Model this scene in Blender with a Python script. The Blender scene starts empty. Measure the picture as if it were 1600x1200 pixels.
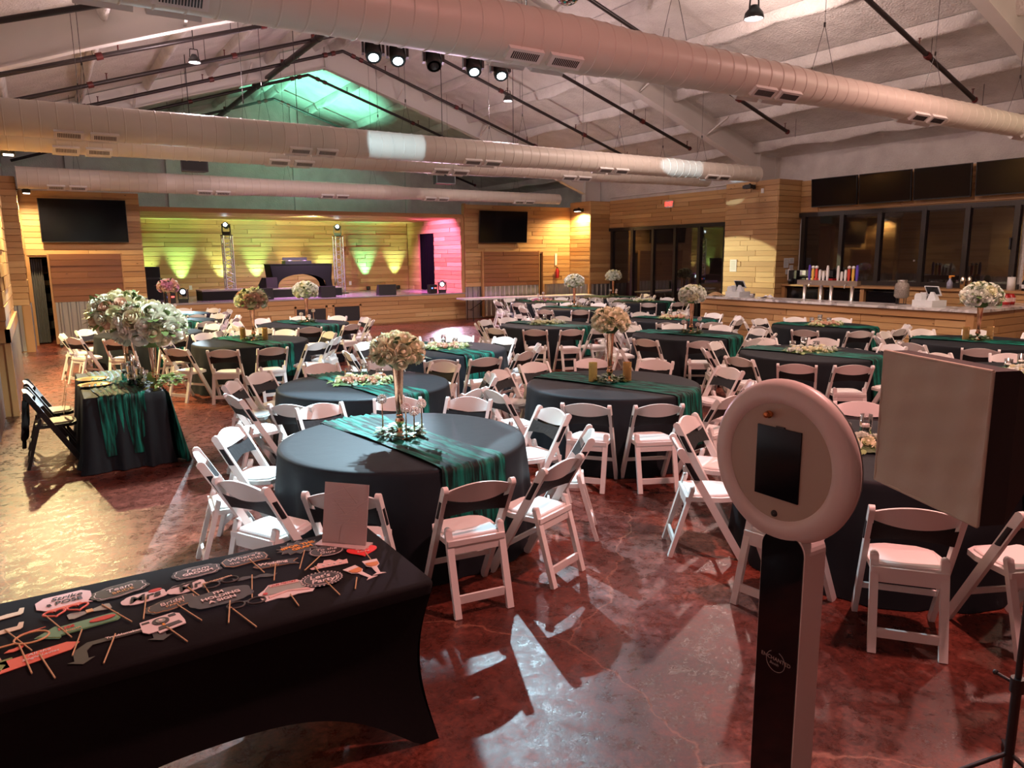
import bpy, bmesh, math, random
from mathutils import Vector, Matrix
random.seed(7)
PI = math.pi
sc = bpy.context.scene
COL = sc.collection
# ------------------------------------------------------------------ camera
def make_camera():
    yaw, pitch, roll = .56819, .17339, -.009458
    cy, sy, cp, sp = math.cos(yaw), math.sin(yaw), math.cos(pitch), math.sin(pitch)
    f = Vector((sy*cp, cy*cp, -sp)); r0 = Vector((cy, -sy, 0)); u0 = r0.cross(f)
    r = math.cos(roll)*r0 + math.sin(roll)*u0; u = -math.sin(roll)*r0 + math.cos(roll)*u0
    cd = bpy.data.cameras.new('camera'); cd.sensor_width = 36; cd.lens = 1143.5/1600*36
    cd.clip_start = .05; cd.clip_end = 200
    c = bpy.data.objects.new('camera', cd); COL.objects.link(c)
    m = Matrix((r, u, -f)).transposed().to_4x4(); m.translation = (0, 0, 2.12)
    c.matrix_world = m; sc.camera = c
make_camera()
# ------------------------------------------------------------------ world, exposure
w = bpy.data.worlds.new('world'); sc.world = w; w.use_nodes = True
w.node_tree.nodes['Background'].inputs[0].default_value = (.60, .38, .36, 1)
w.node_tree.nodes['Background'].inputs[1].default_value = .05
sc.view_settings.view_transform = 'Standard'; sc.view_settings.look = 'None'
sc.view_settings.exposure = -0.1; sc.view_settings.gamma = 1
sc.view_settings.use_curve_mapping = False
# ------------------------------------------------------------------ lamps (at the room's own fixtures, plus some added ones)
def lamp(kind, name, loc, energy, color, target=None, size=.1, spot=60, blend=.3, parent=None):
    d = bpy.data.lights.new(name, kind); d.energy = energy; d.color = color
    if kind == 'AREA': d.size = size
    else: d.shadow_soft_size = size
    if kind == 'SPOT': d.spot_size = math.radians(spot); d.spot_blend = blend
    o = bpy.data.objects.new(name, d); COL.objects.link(o); o.location = loc
    if target is not None:
        o.rotation_euler = (Vector(target)-Vector(loc)).to_track_quat('-Z', 'Y').to_euler()
    if parent:
        o.parent = parent; o.matrix_parent_inverse = Matrix.Translation(parent.location).inverted()
    return o
PINK = (1, .42, .40); RED = (1, .30, .26); WARM = (1, .62, .26); COOL = (.58, .86, 1)
HIGHBAY = [  # x, y, z, watts, colour   (hung high-bay lamps: three in view, two unseen for the red wash, three added fill)
    (2.60, 14.0, 5.40, 480, (1, .74, .76)), (8.9, 14.0, 5.40, 520, (1, .72, .76)), (10.7, 9.0, 6.05, 680, (1, .72, .64)),
    (4.2, 1.6, 5.3, 800, (1, .42, .38)), (9.6, 3.2, 5.5, 480, (1, .58, .50)), (12.5, 3.0, 5.3, 340, (1, .78, .54)),
    (5.2, 16.9, 4.74, 380, (1, .74, .82)), (10.9, 16.9, 4.74, 380, (1, .80, .76))]
# ------------------------------------------------------------------ materials
MATS = {}
def mat(name, col=(.8,.8,.8), rough=.5, metal=0, spec=.5, emit=None, es=0, var=None, bump=0, bscale=30, sheen=0):
    if name in MATS: return MATS[name]
    m = bpy.data.materials.new(name); m.use_nodes = True; MATS[name] = m
    nt = m.node_tree; b = nt.nodes['Principled BSDF']
    b.inputs['Base Color'].default_value = (*col, 1); b.inputs['Roughness'].default_value = rough
    b.inputs['Metallic'].default_value = metal; b.inputs['Specular IOR Level'].default_value = spec
    if sheen: b.inputs['Sheen Weight'].default_value = sheen
    if emit: b.inputs['Emission Color'].default_value = (*emit, 1); b.inputs['Emission Strength'].default_value = es
    if var or bump:
        tc = nt.nodes.new('ShaderNodeTexCoord'); n = nt.nodes.new('ShaderNodeTexNoise')
        n.inputs['Scale'].default_value = bscale; n.inputs['Detail'].default_value = 5
        nt.links.new(tc.outputs['Object'], n.inputs['Vector'])
        if var:
            r = nt.nodes.new('ShaderNodeMix'); r.data_type = 'RGBA'
            r.inputs['A'].default_value = (*col, 1); r.inputs['B'].default_value = (*var, 1)
            nt.links.new(n.outputs['Fac'], r.inputs['Factor']); nt.links.new(r.outputs['Result'], b.inputs['Base Color'])
        if bump:
            bp = nt.nodes.new('ShaderNodeBump'); bp.inputs['Strength'].default_value = bump; bp.inputs['Distance'].default_value = .02
            nt.links.new(n.outputs['Fac'], bp.inputs['Height']); nt.links.new(bp.outputs['Normal'], b.inputs['Normal'])
    return m
class NT:  # tiny node helper
    def __init__(s, name):
        s.m = bpy.data.materials.new(name); s.m.use_nodes = True; MATS[name] = s.m
        s.t = s.m.node_tree; s.b = s.t.nodes['Principled BSDF']
    def n(s, kind, **kw):
        x = s.t.nodes.new('ShaderNode'+kind)
        for k, v in kw.items():
            if k in x.inputs: x.inputs[k].default_value = v
            else: setattr(x, k, v)
        return x
    def l(s, a, b): s.t.links.new(a, b)
    def mix(s, fac, a, b):
        x = s.n('Mix'); x.data_type = 'RGBA'
        for k, v in (('Factor', fac), ('A', a), ('B', b)):
            if isinstance(v, (tuple, float, int)): x.inputs[k].default_value = v if not isinstance(v, tuple) else (*v, 1)
            else: s.l(v, x.inputs[k])
        return x.outputs['Result']
    def ramp(s, src, *stops):
        r = s.n('ValToRGB'); e = r.color_ramp.elements
        while len(e) < len(stops): e.new(.5)
        for k, (p, c) in enumerate(stops): e[k].position = p; e[k].color = (*c, 1)
        s.l(src, r.inputs[0]); return r.outputs[0]
def wood_material(name, c0, c1, c2, seed=0):
    k = NT(name); geo = k.n('NewGeometry'); oi = k.n('ObjectInfo')
    mp = k.n('VectorMath', operation='MULTIPLY'); mp.inputs[1].default_value = (1.1, 1.1, 26)
    k.l(geo.outputs['Position'], mp.inputs[0])
    ad = k.n('VectorMath', operation='ADD'); sc_ = k.n('Math', operation='MULTIPLY'); sc_.inputs[1].default_value = 37
    k.l(oi.outputs['Random'], sc_.inputs[0]); k.l(mp.outputs[0], ad.inputs[0]); k.l(sc_.outputs[0], ad.inputs[1])
    g = k.n('TexNoise', Scale=1.6, Detail=6.0, Roughness=.65); k.l(ad.outputs[0], g.inputs['Vector'])
    base = k.ramp(oi.outputs['Random'], (0, c0), (.55, c1), (1, c2))
    dark = tuple(v*.62 for v in c0)
    gr = k.ramp(g.outputs['Fac'], (.35, (.0, .0, .0)), (.7, (1, 1, 1)))
    col = k.mix(gr, dark, base)
    lt = k.n('Mix'); lt.data_type = 'RGBA'; lt.inputs['Factor'].default_value = .72
    k.l(col, lt.inputs['A']); k.l(base, lt.inputs['B'])
    v = k.n('TexVoronoi', Scale=2.4); mp2 = k.n('VectorMath', operation='MULTIPLY'); mp2.inputs[1].default_value = (1, 1, 2.2)
    k.l(geo.outputs['Position'], mp2.inputs[0]); k.l(mp2.outputs[0], v.inputs['Vector'])
    kn = k.ramp(v.outputs['Distance'], (.03, (1, 1, 1)), (.085, (0, 0, 0)))
    out = k.mix(kn, lt.outputs['Result'], tuple(x*.25 for x in c0))
    k.l(out, k.b.inputs['Base Color']); k.b.inputs['Roughness'].default_value = .48
    return k.m
wood_material('wood', (.40, .215, .085), (.55, .325, .135), (.66, .44, .205))
wood_material('wood_door', (.19, .075, .034), (.235, .092, .040), (.27, .115, .052))
def floor_material():
    k = NT('floor'); geo = k.n('NewGeometry')
    n1 = k.n('TexNoise', Scale=.50, Detail=6.0, Roughness=.6, Distortion=.8); k.l(geo.outputs['Position'], n1.inputs['Vector'])
    n2 = k.n('TexNoise', Scale=9.0, Detail=14.0, Roughness=.78, Distortion=.4); k.l(geo.outputs['Position'], n2.inputs['Vector'])
    n3 = k.n('TexNoise', Scale=38.0, Detail=6.0, Roughness=.7); k.l(geo.outputs['Position'], n3.inputs['Vector'])
    c1 = k.ramp(n1.outputs['Fac'], (.34, (.042, .012, .009)), (.50, (.112, .029, .020)), (.66, (.26, .076, .044)))
    c2 = k.ramp(n2.outputs['Fac'], (.30, (.58, .55, .54)), (.50, (.90, .84, .80)), (.70, (2.0, 1.75, 1.6)))
    mx = k.n('Mix'); mx.data_type = 'RGBA'; mx.blend_type = 'MULTIPLY'; mx.inputs['Factor'].default_value = 1
    k.l(c1, mx.inputs['A']); k.l(c2, mx.inputs['B'])
    c3 = k.ramp(n3.outputs['Fac'], (.34, (.55, .54, .54)), (.62, (1.45, 1.4, 1.36)))
    mx3 = k.n('Mix'); mx3.data_type = 'RGBA'; mx3.blend_type = 'MULTIPLY'; mx3.inputs['Factor'].default_value = 1
    k.l(mx.outputs['Result'], mx3.inputs['A']); k.l(c3, mx3.inputs['B']); mx = mx3
    nd = k.n('TexNoise', Scale=1.4, Detail=6.0); k.l(geo.outputs['Position'], nd.inputs['Vector'])
    dv = k.n('VectorMath', operation='MULTIPLY_ADD'); dv.inputs[1].default_value = (.7, .7, 0)
    k.l(nd.outputs['Color'], dv.inputs[0]); k.l(geo.outputs['Position'], dv.inputs[2])
    vo = k.n('TexVoronoi', Scale=.40); vo.feature = 'DISTANCE_TO_EDGE'; k.l(dv.outputs[0], vo.inputs['Vector'])
    cr = k.ramp(vo.outputs['Distance'], (.0, (1, 1, 1)), (.0035, (0, 0, 0)))
    cm = k.n('Math', operation='MULTIPLY'); k.l(cr, cm.inputs[0]); k.l(n1.outputs['Fac'], cm.inputs[1])
    col = k.mix(cm.outputs[0], mx.outputs['Result'], (.40, .17, .11))
    sp = k.ramp(n3.outputs['Fac'], (.60, (0, 0, 0)), (.72, (1, 1, 1)))      # pale scuffs of the worn sealer
    sm = k.n('Math', operation='MULTIPLY'); sm.inputs[1].default_value = .20; k.l(sp, sm.inputs[0])
    col = k.mix(sm.outputs[0], col, (.30, .19, .15))
    k.l(col, k.b.inputs['Base Color'])
    rr = k.n('MapRange'); rr.inputs['From Min'].default_value = .36; rr.inputs['From Max'].default_value = .66
    rr.inputs['To Min'].default_value = .16; rr.inputs['To Max'].default_value = .50
    k.l(n2.outputs['Fac'], rr.inputs['Value']); k.l(rr.outputs[0], k.b.inputs['Roughness'])
    ad = k.n('Math', operation='ADD'); k.l(n2.outputs['Fac'], ad.inputs[0]); k.l(n3.outputs['Fac'], ad.inputs[1])
    bp = k.n('Bump', Strength=.16, Distance=.012); k.l(ad.outputs[0], bp.inputs['Height']); k.l(bp.outputs['Normal'], k.b.inputs['Normal'])
    k.b.inputs['Specular IOR Level'].default_value = .34
floor_material()
def foam_material():
    k = NT('foam'); geo = k.n('NewGeometry')
    n1 = k.n('TexNoise', Scale=2.2, Detail=6.0); k.l(geo.outputs['Position'], n1.inputs['Vector'])
    n2 = k.n('TexNoise', Scale=28.0, Detail=4.0); k.l(geo.outputs['Position'], n2.inputs['Vector'])
    k.l(k.ramp(n1.outputs['Fac'], (.3, (.60, .575, .55)), (.7, (.74, .72, .69))), k.b.inputs['Base Color'])
    ad = k.n('Math', operation='MULTIPLY_ADD'); ad.inputs[1].default_value = 2.5; k.l(n1.outputs['Fac'], ad.inputs[0]); k.l(n2.outputs['Fac'], ad.inputs[2])
    bp = k.n('Bump', Strength=.55, Distance=.05); k.l(ad.outputs[0], bp.inputs['Height']); k.l(bp.outputs['Normal'], k.b.inputs['Normal'])
    k.b.inputs['Roughness'].default_value = .8
foam_material()
def glass_material(name, tint, rough=.02):
    m = bpy.data.materials.new(name); m.use_nodes = True; MATS[name] = m; t = m.node_tree
    t.nodes.remove(t.nodes['Principled BSDF']); out = t.nodes['Material Output']
    a = t.nodes.new('ShaderNodeBsdfTransparent'); a.inputs[0].default_value = (*tint, 1)
    g = t.nodes.new('ShaderNodeBsdfGlossy'); g.inputs['Roughness'].default_value = rough
    f = t.nodes.new('ShaderNodeFresnel'); f.inputs[0].default_value = 1.5
    mx = t.nodes.new('ShaderNodeMixShader')
    t.links.new(f.outputs[0], mx.inputs[0]); t.links.new(a.outputs[0], mx.inputs[1]); t.links.new(g.outputs[0], mx.inputs[2])
    t.links.new(mx.outputs[0], out.inputs[0])
glass_material('glass', (.97, .98, .98)); glass_material('acrylic', (.86, .80, .80), .05)
def marble_material():
    k = NT('marble'); geo = k.n('NewGeometry')
    n = k.n('TexNoise', Scale=3.0, Detail=8.0, Distortion=1.5); k.l(geo.outputs['Position'], n.inputs['Vector'])
    k.l(k.ramp(n.outputs['Fac'], (.35, (.30, .29, .29)), (.55, (.72, .70, .68))), k.b.inputs['Base Color'])
    k.b.inputs['Roughness'].default_value = .18
marble_material()
def runner_material():
    k = NT('runner'); tc = k.n('TexCoord')
    mp = k.n('VectorMath', operation='MULTIPLY'); mp.inputs[1].default_value = (34, 3, 3); k.l(tc.outputs['Object'], mp.inputs[0])
    n = k.n('TexNoise', Scale=1.0, Detail=5.0, Distortion=.7); k.l(mp.outputs[0], n.inputs['Vector'])
    k.l(k.ramp(n.outputs['Fac'], (.42, (.0006, .010, .008)), (.60, (.004, .16, .115))), k.b.inputs['Base Color'])
    bp = k.n('Bump', Strength=.9, Distance=.012); k.l(n.outputs['Fac'], bp.inputs['Height']); k.l(bp.outputs['Normal'], k.b.inputs['Normal'])
    k.b.inputs['Roughness'].default_value = .65; k.b.inputs['Specular IOR Level'].default_value = .25
runner_material()
mat('white', (.76, .74, .70), .42, var=(.82, .80, .77), bscale=6); mat('pad', (.80, .77, .74), .5)
mat('steel_white', (.66, .645, .62), .55, var=(.72, .70, .67), bscale=3)
mat('duct', (.60, .55, .48), .42, var=(.64, .59, .52), bscale=2)
mat('cloth_black', (.0125, .0155, .0195), .62, spec=.14, sheen=.01, bump=.10, bscale=9)
mat('sash', (.010, .010, .012), .6, spec=.3, bump=.15, bscale=25); mat('spandex', (.008, .007, .008), .85, spec=.12, bump=.05, bscale=60)
mat('black', (.012, .012, .013), .45); mat('black_gloss', (.008, .008, .010), .06); mat('screen', (.004, .004, .006), .12, spec=.28)
mat('pipe', (.022, .015, .015), .4); mat('pipe_red', (.10, .012, .012), .4); mat('metal', (.55, .54, .53), .28, 1); mat('truss', (.62, .62, .64), .35, .9)
mat('corrugated', (.52, .53, .57), .28, .9, var=(.58, .58, .60), bscale=4)
mat('rose_gold', (.80, .44, .28), .14, 1); mat('gold', (.86, .58, .22), .25, 1); mat('copper', (.72, .30, .12), .2, 1)
mat('rose', (.84, .83, .58), .6, var=(.88, .87, .66), bscale=9); mat('rose_white', (.84, .90, .80), .55, var=(.90, .92, .84), bscale=9)
mat('rose_blush', (.80, .52, .40), .55, var=(.84, .62, .50), bscale=9); mat('rose_pink', (.78, .42, .58), .55)
mat('leaf', (.045, .10, .03), .5, var=(.10, .17, .06), bscale=14); mat('leaf_pale', (.26, .36, .12), .5, var=(.18, .28, .08), bscale=14)
mat('leaf_mid', (.10, .19, .055), .5, var=(.19, .28, .10), bscale=14); mat('candle', (.85, .80, .74), .5); mat('crystal', (.86, .80, .80), .05, 0, 1.0); mat('bead_gold', (.78, .56, .24), .2, .8); mat('bead_yellow', (.72, .68, .26), .25, .5)
mat('wood_plain', (.44, .24, .10), .5); mat('stick', (.62, .42, .22), .6); mat('frame_dark', (.016, .013, .012), .35)
mat('lens_on', (.8, .9, 1), .2, emit=(.82, .96, 1), es=22); mat('led_on', (1, .9, .9), .3, emit=(1, .80, .80), es=12); mat('led_warm', (1, .9, .8), .3, emit=(1, .93, .85), es=8)
mat('exit_red', (.8, .05, .03), .4, emit=(1, .07, .05), es=2.2); mat('sign_white', (.75, .73, .70), .5)
mat('foam_cloth', (.50, .45, .355), .75, bump=.25, bscale=7); mat('ring', (.60, .53, .48), .38); mat('ring_face', (.36, .295, .225), .5)
mat('paper', (.75, .76, .78), .7); mat('card_black', (.045, .040, .040), .5); mat('card_pink', (.80, .56, .52), .6); mat('card_white', (.82, .74, .72), .6)
mat('card_green', (.13, .36, .22), .5); mat('card_coral', (.78, .17, .12), .5); mat('card_cream', (.78, .66, .46), .6); mat('card_grey', (.34, .38, .33), .5)
mat('ink_black', (.02, .015, .015), .6); mat('ink_white', (.85, .76, .72), .6); mat('ink_orange', (.90, .36, .02), .5); mat('ink_gold', (.72, .42, .20), .4); mat('ink_red', (.62, .05, .05), .5)
mat('heart_red', (.85, .05, .05), .5); mat('champagne', (.72, .30, .12), .5); mat('tan', (.50, .40, .30), .5); mat('charger', (.60, .36, .12), .3, .6)
mat('grey_curtain', (.12, .12, .13), .8); mat('plastic_white', (.74, .74, .75), .4); mat('ext_red', (.45, .02, .02), .3)
mat('pos_white', (.70, .74, .76), .35); mat('bottle_blue', (.35, .38, .52), .2); mat('orange', (.85, .35, .05), .4); mat('silver', (.72, .66, .55), .2, 1)
mat('tap_purple', (.10, .06, .40), .4); mat('tap_yellow', (.75, .45, .08), .4); mat('tap_red', (.60, .06, .04), .4); mat('green_liquid', (.08, .35, .10), .2)
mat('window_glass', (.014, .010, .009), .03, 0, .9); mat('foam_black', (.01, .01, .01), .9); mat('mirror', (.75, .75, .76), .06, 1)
mat('napkin', (.45, .30, .16), .5); mat('led_blue', (.1, .2, 1), .3, emit=(.15, .3, 1), es=3); mat('led_red', (1, .1, .1), .3, emit=(1, .12, .1), es=3)
mat('cloth_fold', (.020, .020, .022), .5, sheen=.3); mat('gravel', (.10, .085, .075), .2, .2, var=(.52, .46, .40), bump=.9, bscale=48); mat('logo', (.34, .27, .24), .5)
# ------------------------------------------------------------------ mesh builder
class MB:
    def __init__(s): s.v = []; s.f = []; s.sm = []
    def add(s, vs, fs, smooth=False):
        o = len(s.v); s.v += [tuple(v) for v in vs]
        for f in fs: s.f.append([i+o for i in f]); s.sm.append(smooth)
        return s
    def box(s, c, d, M=None):
        x, y, z = (k/2 for k in d); P = [Vector((sx*x, sy*y, sz*z)) for sx in (-1, 1) for sy in (-1, 1) for sz in (-1, 1)]
        if M: P = [M @ p for p in P]
        return s.add([p+Vector(c) for p in P], [(0,1,3,2), (4,6,7,5), (0,4,5,1), (2,3,7,6), (0,2,6,4), (1,5,7,3)])
    def box2(s, a, b): return s.box([(p+q)/2 for p, q in zip(a, b)], [abs(q-p) for p, q in zip(a, b)])
    def beam(s, a, b, w, h, up=(0, 0, 1)):      # rectangular bar from a to b
        a, b = Vector(a), Vector(b); d = (b-a).normalized(); u = Vector(up); x = d.cross(u)
        if x.length < 1e-4: x = d.cross(Vector((0, 1, 0)))
        x.normalize(); y = x.cross(d).normalized(); x *= w/2; y *= h/2
        P = [p+i*x+j*y for p in (a, b) for i, j in ((-1,-1), (1,-1), (1,1), (-1,1))]
        return s.add(P, [(3,2,1,0), (4,5,6,7), (0,1,5,4), (1,2,6,5), (2,3,7,6), (3,0,4,7)])
    def tube(s, pts, r, n=8, cap=True):
        pts = [Vector(p) for p in pts]; R = r if isinstance(r, (list, tuple)) else [r]*len(pts); rings = []; px = None
        for i, p in enumerate(pts):
            d = (pts[min(i+1, len(pts)-1)]-pts[max(i-1, 0)]).normalized()
            x = (px - d*px.dot(d)) if px else d.cross(Vector((0, 0, 1)))
            if x.length < 1e-4: x = d.cross(Vector((1, 0, 0)))
            x.normalize(); px = x; y = d.cross(x)
            rings.append([p+(math.cos(2*PI*k/n)*x+math.sin(2*PI*k/n)*y)*R[i] for k in range(n)])
        V = [q for ring in rings for q in ring]
        F = [(i*n+k, i*n+(k+1) % n, (i+1)*n+(k+1) % n, (i+1)*n+k) for i in range(len(pts)-1) for k in range(n)]
        s.add(V, F, True)
        if cap: s.add(rings[0], [tuple(range(n))[::-1]]); s.add(rings[-1], [tuple(range(n))])
        return s
    def lathe(s, prof, n=24, c=(0, 0, 0), M=None):
        V = []; c = Vector(c)
        for r, z in prof:
            for k in range(n):
                a = 2*PI*k/n; p = Vector((r*math.cos(a), r*math.sin(a), z)); V.append((M @ p if M else p)+c)
        F = [(i*n+k, i*n+(k+1) % n, (i+1)*n+(k+1) % n, (i+1)*n+k) for i in range(len(prof)-1) for k in range(n)]
        return s.add(V, F, True)
    def ball(s, c, r, n=10, sq=1.0):
        m = max(4, n//2)
        return s.lathe([(max(r*math.sin(PI*i/m), 1e-5), -r*sq*math.cos(PI*i/m)) for i in range(m+1)], n, c)
    def prism(s, pts, z0, z1, M=None):           # 2D outline extruded in z
        n = len(pts); V = [Vector((x, y, z0)) for x, y in pts]+[Vector((x, y, z1)) for x, y in pts]
        if M: V = [M @ p for p in V]
        return s.add(V, [tuple(range(n))[::-1], tuple(range(n, 2*n))]+[(i, (i+1) % n, n+(i+1) % n, n+i) for i in range(n)])
    def grid(s, fn, nu, nv, closed_u=False):
        V = [fn(i/(nu if closed_u else nu-1), j/(nv-1)) for j in range(nv) for i in range(nu)]
        F = [(j*nu+i, j*nu+(i+1) % nu, (j+1)*nu+(i+1) % nu, (j+1)*nu+i) for j in range(nv-1) for i in range(nu if closed_u else nu-1)]
        return s.add(V, F, True)
    def mesh(s, name):
        m = bpy.data.meshes.new(name); m.from_pydata(s.v, [], s.f); m.polygons.foreach_set('use_smooth', s.sm); m.update(); return m
def obj(name, m, material, parent=None, loc=(0,0,0), rot=(0,0,0), scale=(1,1,1), label=None):
    me = m.mesh(name) if isinstance(m, MB) else m
    if material is not None and not me.materials: me.materials.append(MATS[material])
    o = bpy.data.objects.new(name, me); COL.objects.link(o); o.location = loc; o.rotation_euler = rot; o.scale = scale
    if parent: o.parent = parent
    if label: o['label'] = label
    return o
def tag(o, label, cat, group=None, kind=None):
    o['label'] = label; o['category'] = cat
    if group: o['group'] = group
    if kind: o['kind'] = kind
    return o
def thing(name, label, cat, loc=(0,0,0), rz=0, group=None):
    o = bpy.data.objects.new(name, None); COL.objects.link(o); o.location = loc; o.rotation_euler = (0, 0, rz); o.empty_display_size = .1
    return tag(o, label, cat, group)
def struct(name, m, material, parent=None, **kw):
    o = obj(name, m, material, parent, **kw)
    if not parent: o['kind'] = 'structure'
    return o
CHILDREN = {}
def copy_tree(root, loc, rz, label, group=None, scale=None, kids=None):
    r = root.copy(); COL.objects.link(r); r.location = loc; r.rotation_euler = (0, 0, rz); r['label'] = label
    if group: r['group'] = group
    if scale: r.scale = (scale,)*3
    if root.name not in CHILDREN:
        CHILDREN[root.name] = [(c, list(c.children)) for c in root.children if c.type != 'LIGHT']
    for c, gs in CHILDREN[root.name]:
        n = c.copy(); COL.objects.link(n); n.parent = r
        for g in gs: m = g.copy(); COL.objects.link(m); m.parent = n
    return r
def text_mesh(s, size, ext=.0008, sx=1, shear=0, bold=0, align='CENTER', sp=1):
    cu = bpy.data.curves.new('text', 'FONT'); cu.body = s; cu.size = size; cu.extrude = ext; cu.align_x = align; cu.align_y = 'CENTER'
    cu.shear = shear; cu.offset = bold; cu.resolution_u = 3; cu.space_line = .85; cu.space_character = sp
    o = bpy.data.objects.new('text', cu); COL.objects.link(o)
    dg = bpy.context.evaluated_depsgraph_get(); me = bpy.data.meshes.new_from_object(o.evaluated_get(dg))
    bpy.data.objects.remove(o); bpy.data.curves.remove(cu); me.materials.clear()
    if sx != 1: me.transform(Matrix.Diagonal((sx, 1, 1, 1)))
    return me
UNIT = MB().box((0,0,0), (1,1,1)).mesh('board')
UNIT.materials.append(MATS['wood'])
UNIT_DOOR = MB().box((0,0,0), (1,1,1)).mesh('board'); UNIT_DOOR.materials.append(MATS['wood_door'])
def boards(parent, axis, c, u0, u1, z0, z1, th=.025, holes=(), row=.142, unit=None, name='plank', mx=3.2):
    """Horizontal boards proud of a wall. axis 'x': wall runs along X at Y=c; axis 'y': along Y at X=c."""
    rows = max(1, round((z1-z0)/row)); h = (z1-z0)/rows
    for r in range(rows):
        a, b = z0+r*h, z0+(r+1)*h; segs = [(u0, u1)]
        for hu0, hu1, hz0, hz1 in holes:
            if (a+b)/2 > hz0 and (a+b)/2 < hz1:
                new = []
                for s, e in segs:
                    if hu1 <= s or hu0 >= e: new.append((s, e)); continue
                    if hu0 > s: new.append((s, hu0))
                    if hu1 < e: new.append((hu1, e))
                segs = new
        for s, e in segs:
            p = s; first = True
            while p < e-.02:
                L = random.uniform(.5, mx) if first else random.uniform(1.3, mx)
                first = False; q = min(p+L, e)
                if e-q < .35: q = e
                t = th+random.uniform(-.006, .010)
                g = .011
                if axis == 'x': loc, scl = ((p+q)/2, c-t/2, (a+b)/2), (q-p-g, t, h-g)
                else: loc, scl = (c-t/2, (p+q)/2, (a+b)/2), (t, q-p-g, h-g)
                if axis == 'y+': loc = (c+t/2, (p+q)/2, (a+b)/2)
                obj(name, unit or UNIT, None, parent, loc, (0,0,0), scl)
                p = q
def corrugated(axis, c, u0, u1, z0, z1, sgn=-1, pitch=.20, d=.05):
    m = MB(); P = []; u = u0
    while u < u1:
        for du, h in ((0, 0), (.06, 0), (.085, 1), (.125, 1), (.15, 0)):
            if u+du*pitch/.2 < u1: P.append((u+du*pitch/.2, h*d))
        u += pitch
    P.append((u1, 0))
    V = []
    for u, h in P:
        for z in (z0, z1): V.append((u, c+sgn*(h+.006), z) if axis == 'x' else (c+sgn*(h+.006), u, z))
    F = [(2*i, 2*i+2, 2*i+3, 2*i+1) for i in range(len(P)-1)]
    return m.add(V, F)

# ================================================================== THE ROOM
XL, XR, YB, YG, RX, RZ, SL = -.62, 17.6, 22.0, 28.6, 7.45, 8.1, .333
Y0 = -4.0
zr = lambda x: RZ-SL*abs(x-RX)
floor = struct('floor', MB().box2((XL-.2, Y0, -.1), (XR+.2, YG, 0)), 'floor')
# roof: two foam-sprayed slopes, purlins below them
cm = MB()
for x0, x1 in ((XL-.1, RX), (RX, XR+.1)):
    cm.add([(x0, Y0, zr(x0)), (x1, Y0, zr(x1)), (x1, YG, zr(x1)), (x0, YG, zr(x0)), (x0, Y0, zr(x0)+.15), (x1, Y0, zr(x1)+.15), (x1, YG, zr(x1)+.15), (x0, YG, zr(x0)+.15)],
           [(3,2,1,0), (4,5,6,7), (0,1,5,4), (2,3,7,6)])
ceiling = struct('ceiling', cm, 'foam')
for i in range(-5, 7):
    if i == 0: xs = (RX-.25, RX+.25)
    else: xs = (RX+i*1.52+(.1 if i > 0 else -.1),)
    for x in xs:
        if x < XL or x > XR-.3: continue
        m = MB(); n = 56   # foam-coated purlin with an uneven lower edge
        def pf(u, v, x=x):
            y = Y0+.1+(YG-.2-Y0)*v; wob = .025*math.sin(y*3.1+x)+.02*math.sin(y*7.7+2*x)
            a = -PI+u*PI
            return (x+.10*math.cos(a), y, zr(x)+.02+(.24+wob)*math.sin(a)*(1 if abs(math.sin(a)) > .1 else 0))
        m.grid(pf, 7, n); obj('purlin', m, 'foam', ceiling)
# walls
wr = struct('wall_right', MB().box2((XR, Y0, 0), (XR+.2, YG, zr(XR)+.1)), 'foam')
wl = struct('wall_left', MB().box2((XL-.2, Y0, 0), (XL, YG, zr(XL)+.1)), 'foam')
gm = MB(); gm.add([(XL-.2, YG, 0), (XR+.2, YG, 0), (XR+.2, YG, zr(XR+.2)), (RX, YG, RZ), (XL-.2, YG, zr(XL-.2)), (XL-.2, YG+.2, 0), (XR+.2, YG+.2, 0), (XR+.2, YG+.2, zr(XR+.2)), (RX, YG+.2, RZ), (XL-.2, YG+.2, zr(XL-.2))],
       [(0,1,2,3,4), (9,8,7,6,5)])
struct('wall_gable', gm, 'foam')
for k, x in enumerate((1.2, 4.2, 8.6, 13.2, 16.2)):
    struct('trim_%d' % (k+1), MB().box2((x-.11, YG-.12, 0), (x+.11, YG-.005, zr(x)-.05)), 'steel_white')
# walls each side of the stage opening
wbl = struct('wall_back_left', MB().box2((XL, YB, 2.2), (2.42, YB+.18, 3.82)).box2((.55, YB, 0), (2.42, YB+.18, 2.2)).box2((XL, YB, 0), (-.17, YB+.18, 2.2)), 'wood_plain')
boards(wbl, 'x', YB, -.2, 2.42, 1.09, 3.82, holes=[(-.17, .55, 0, 2.2)])
obj('corrugated_sheet', corrugated('x', YB, .55, 2.42, .02, 1.09), 'corrugated', wbl)
wbr = struct('wall_back_right', MB().box2((12.2, YB, 0), (14.9, YB+.18, 3.83)).box2((15.4, YB, 0), (16.65, YB+.18, 3.83)).box2((14.9, YB, 2.2), (15.4, YB+.18, 3.83)), 'wood_plain')
boards(wbr, 'x', YB, 12.2, 16.62, 1.09, 3.83, holes=[(14.9, 15.4, 0, 2.2)])
obj('corrugated_sheet', corrugated('x', YB, 12.2, 14.9, .02, 1.09), 'corrugated', wbr)
obj('corrugated_sheet', corrugated('x', YB, 15.45, 16.6, .02, 1.09), 'corrugated', wbr)
obj('corner_trim', MB().box2((15.38, YB-.06, 0), (15.45, YB+.02, 1.09)), 'wood_plain', wbr); obj('corner_trim', MB().box2((12.17, YB-.05, 3.42), (12.24, YB+.1, 3.86)), 'wood_plain', wbr)
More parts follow.
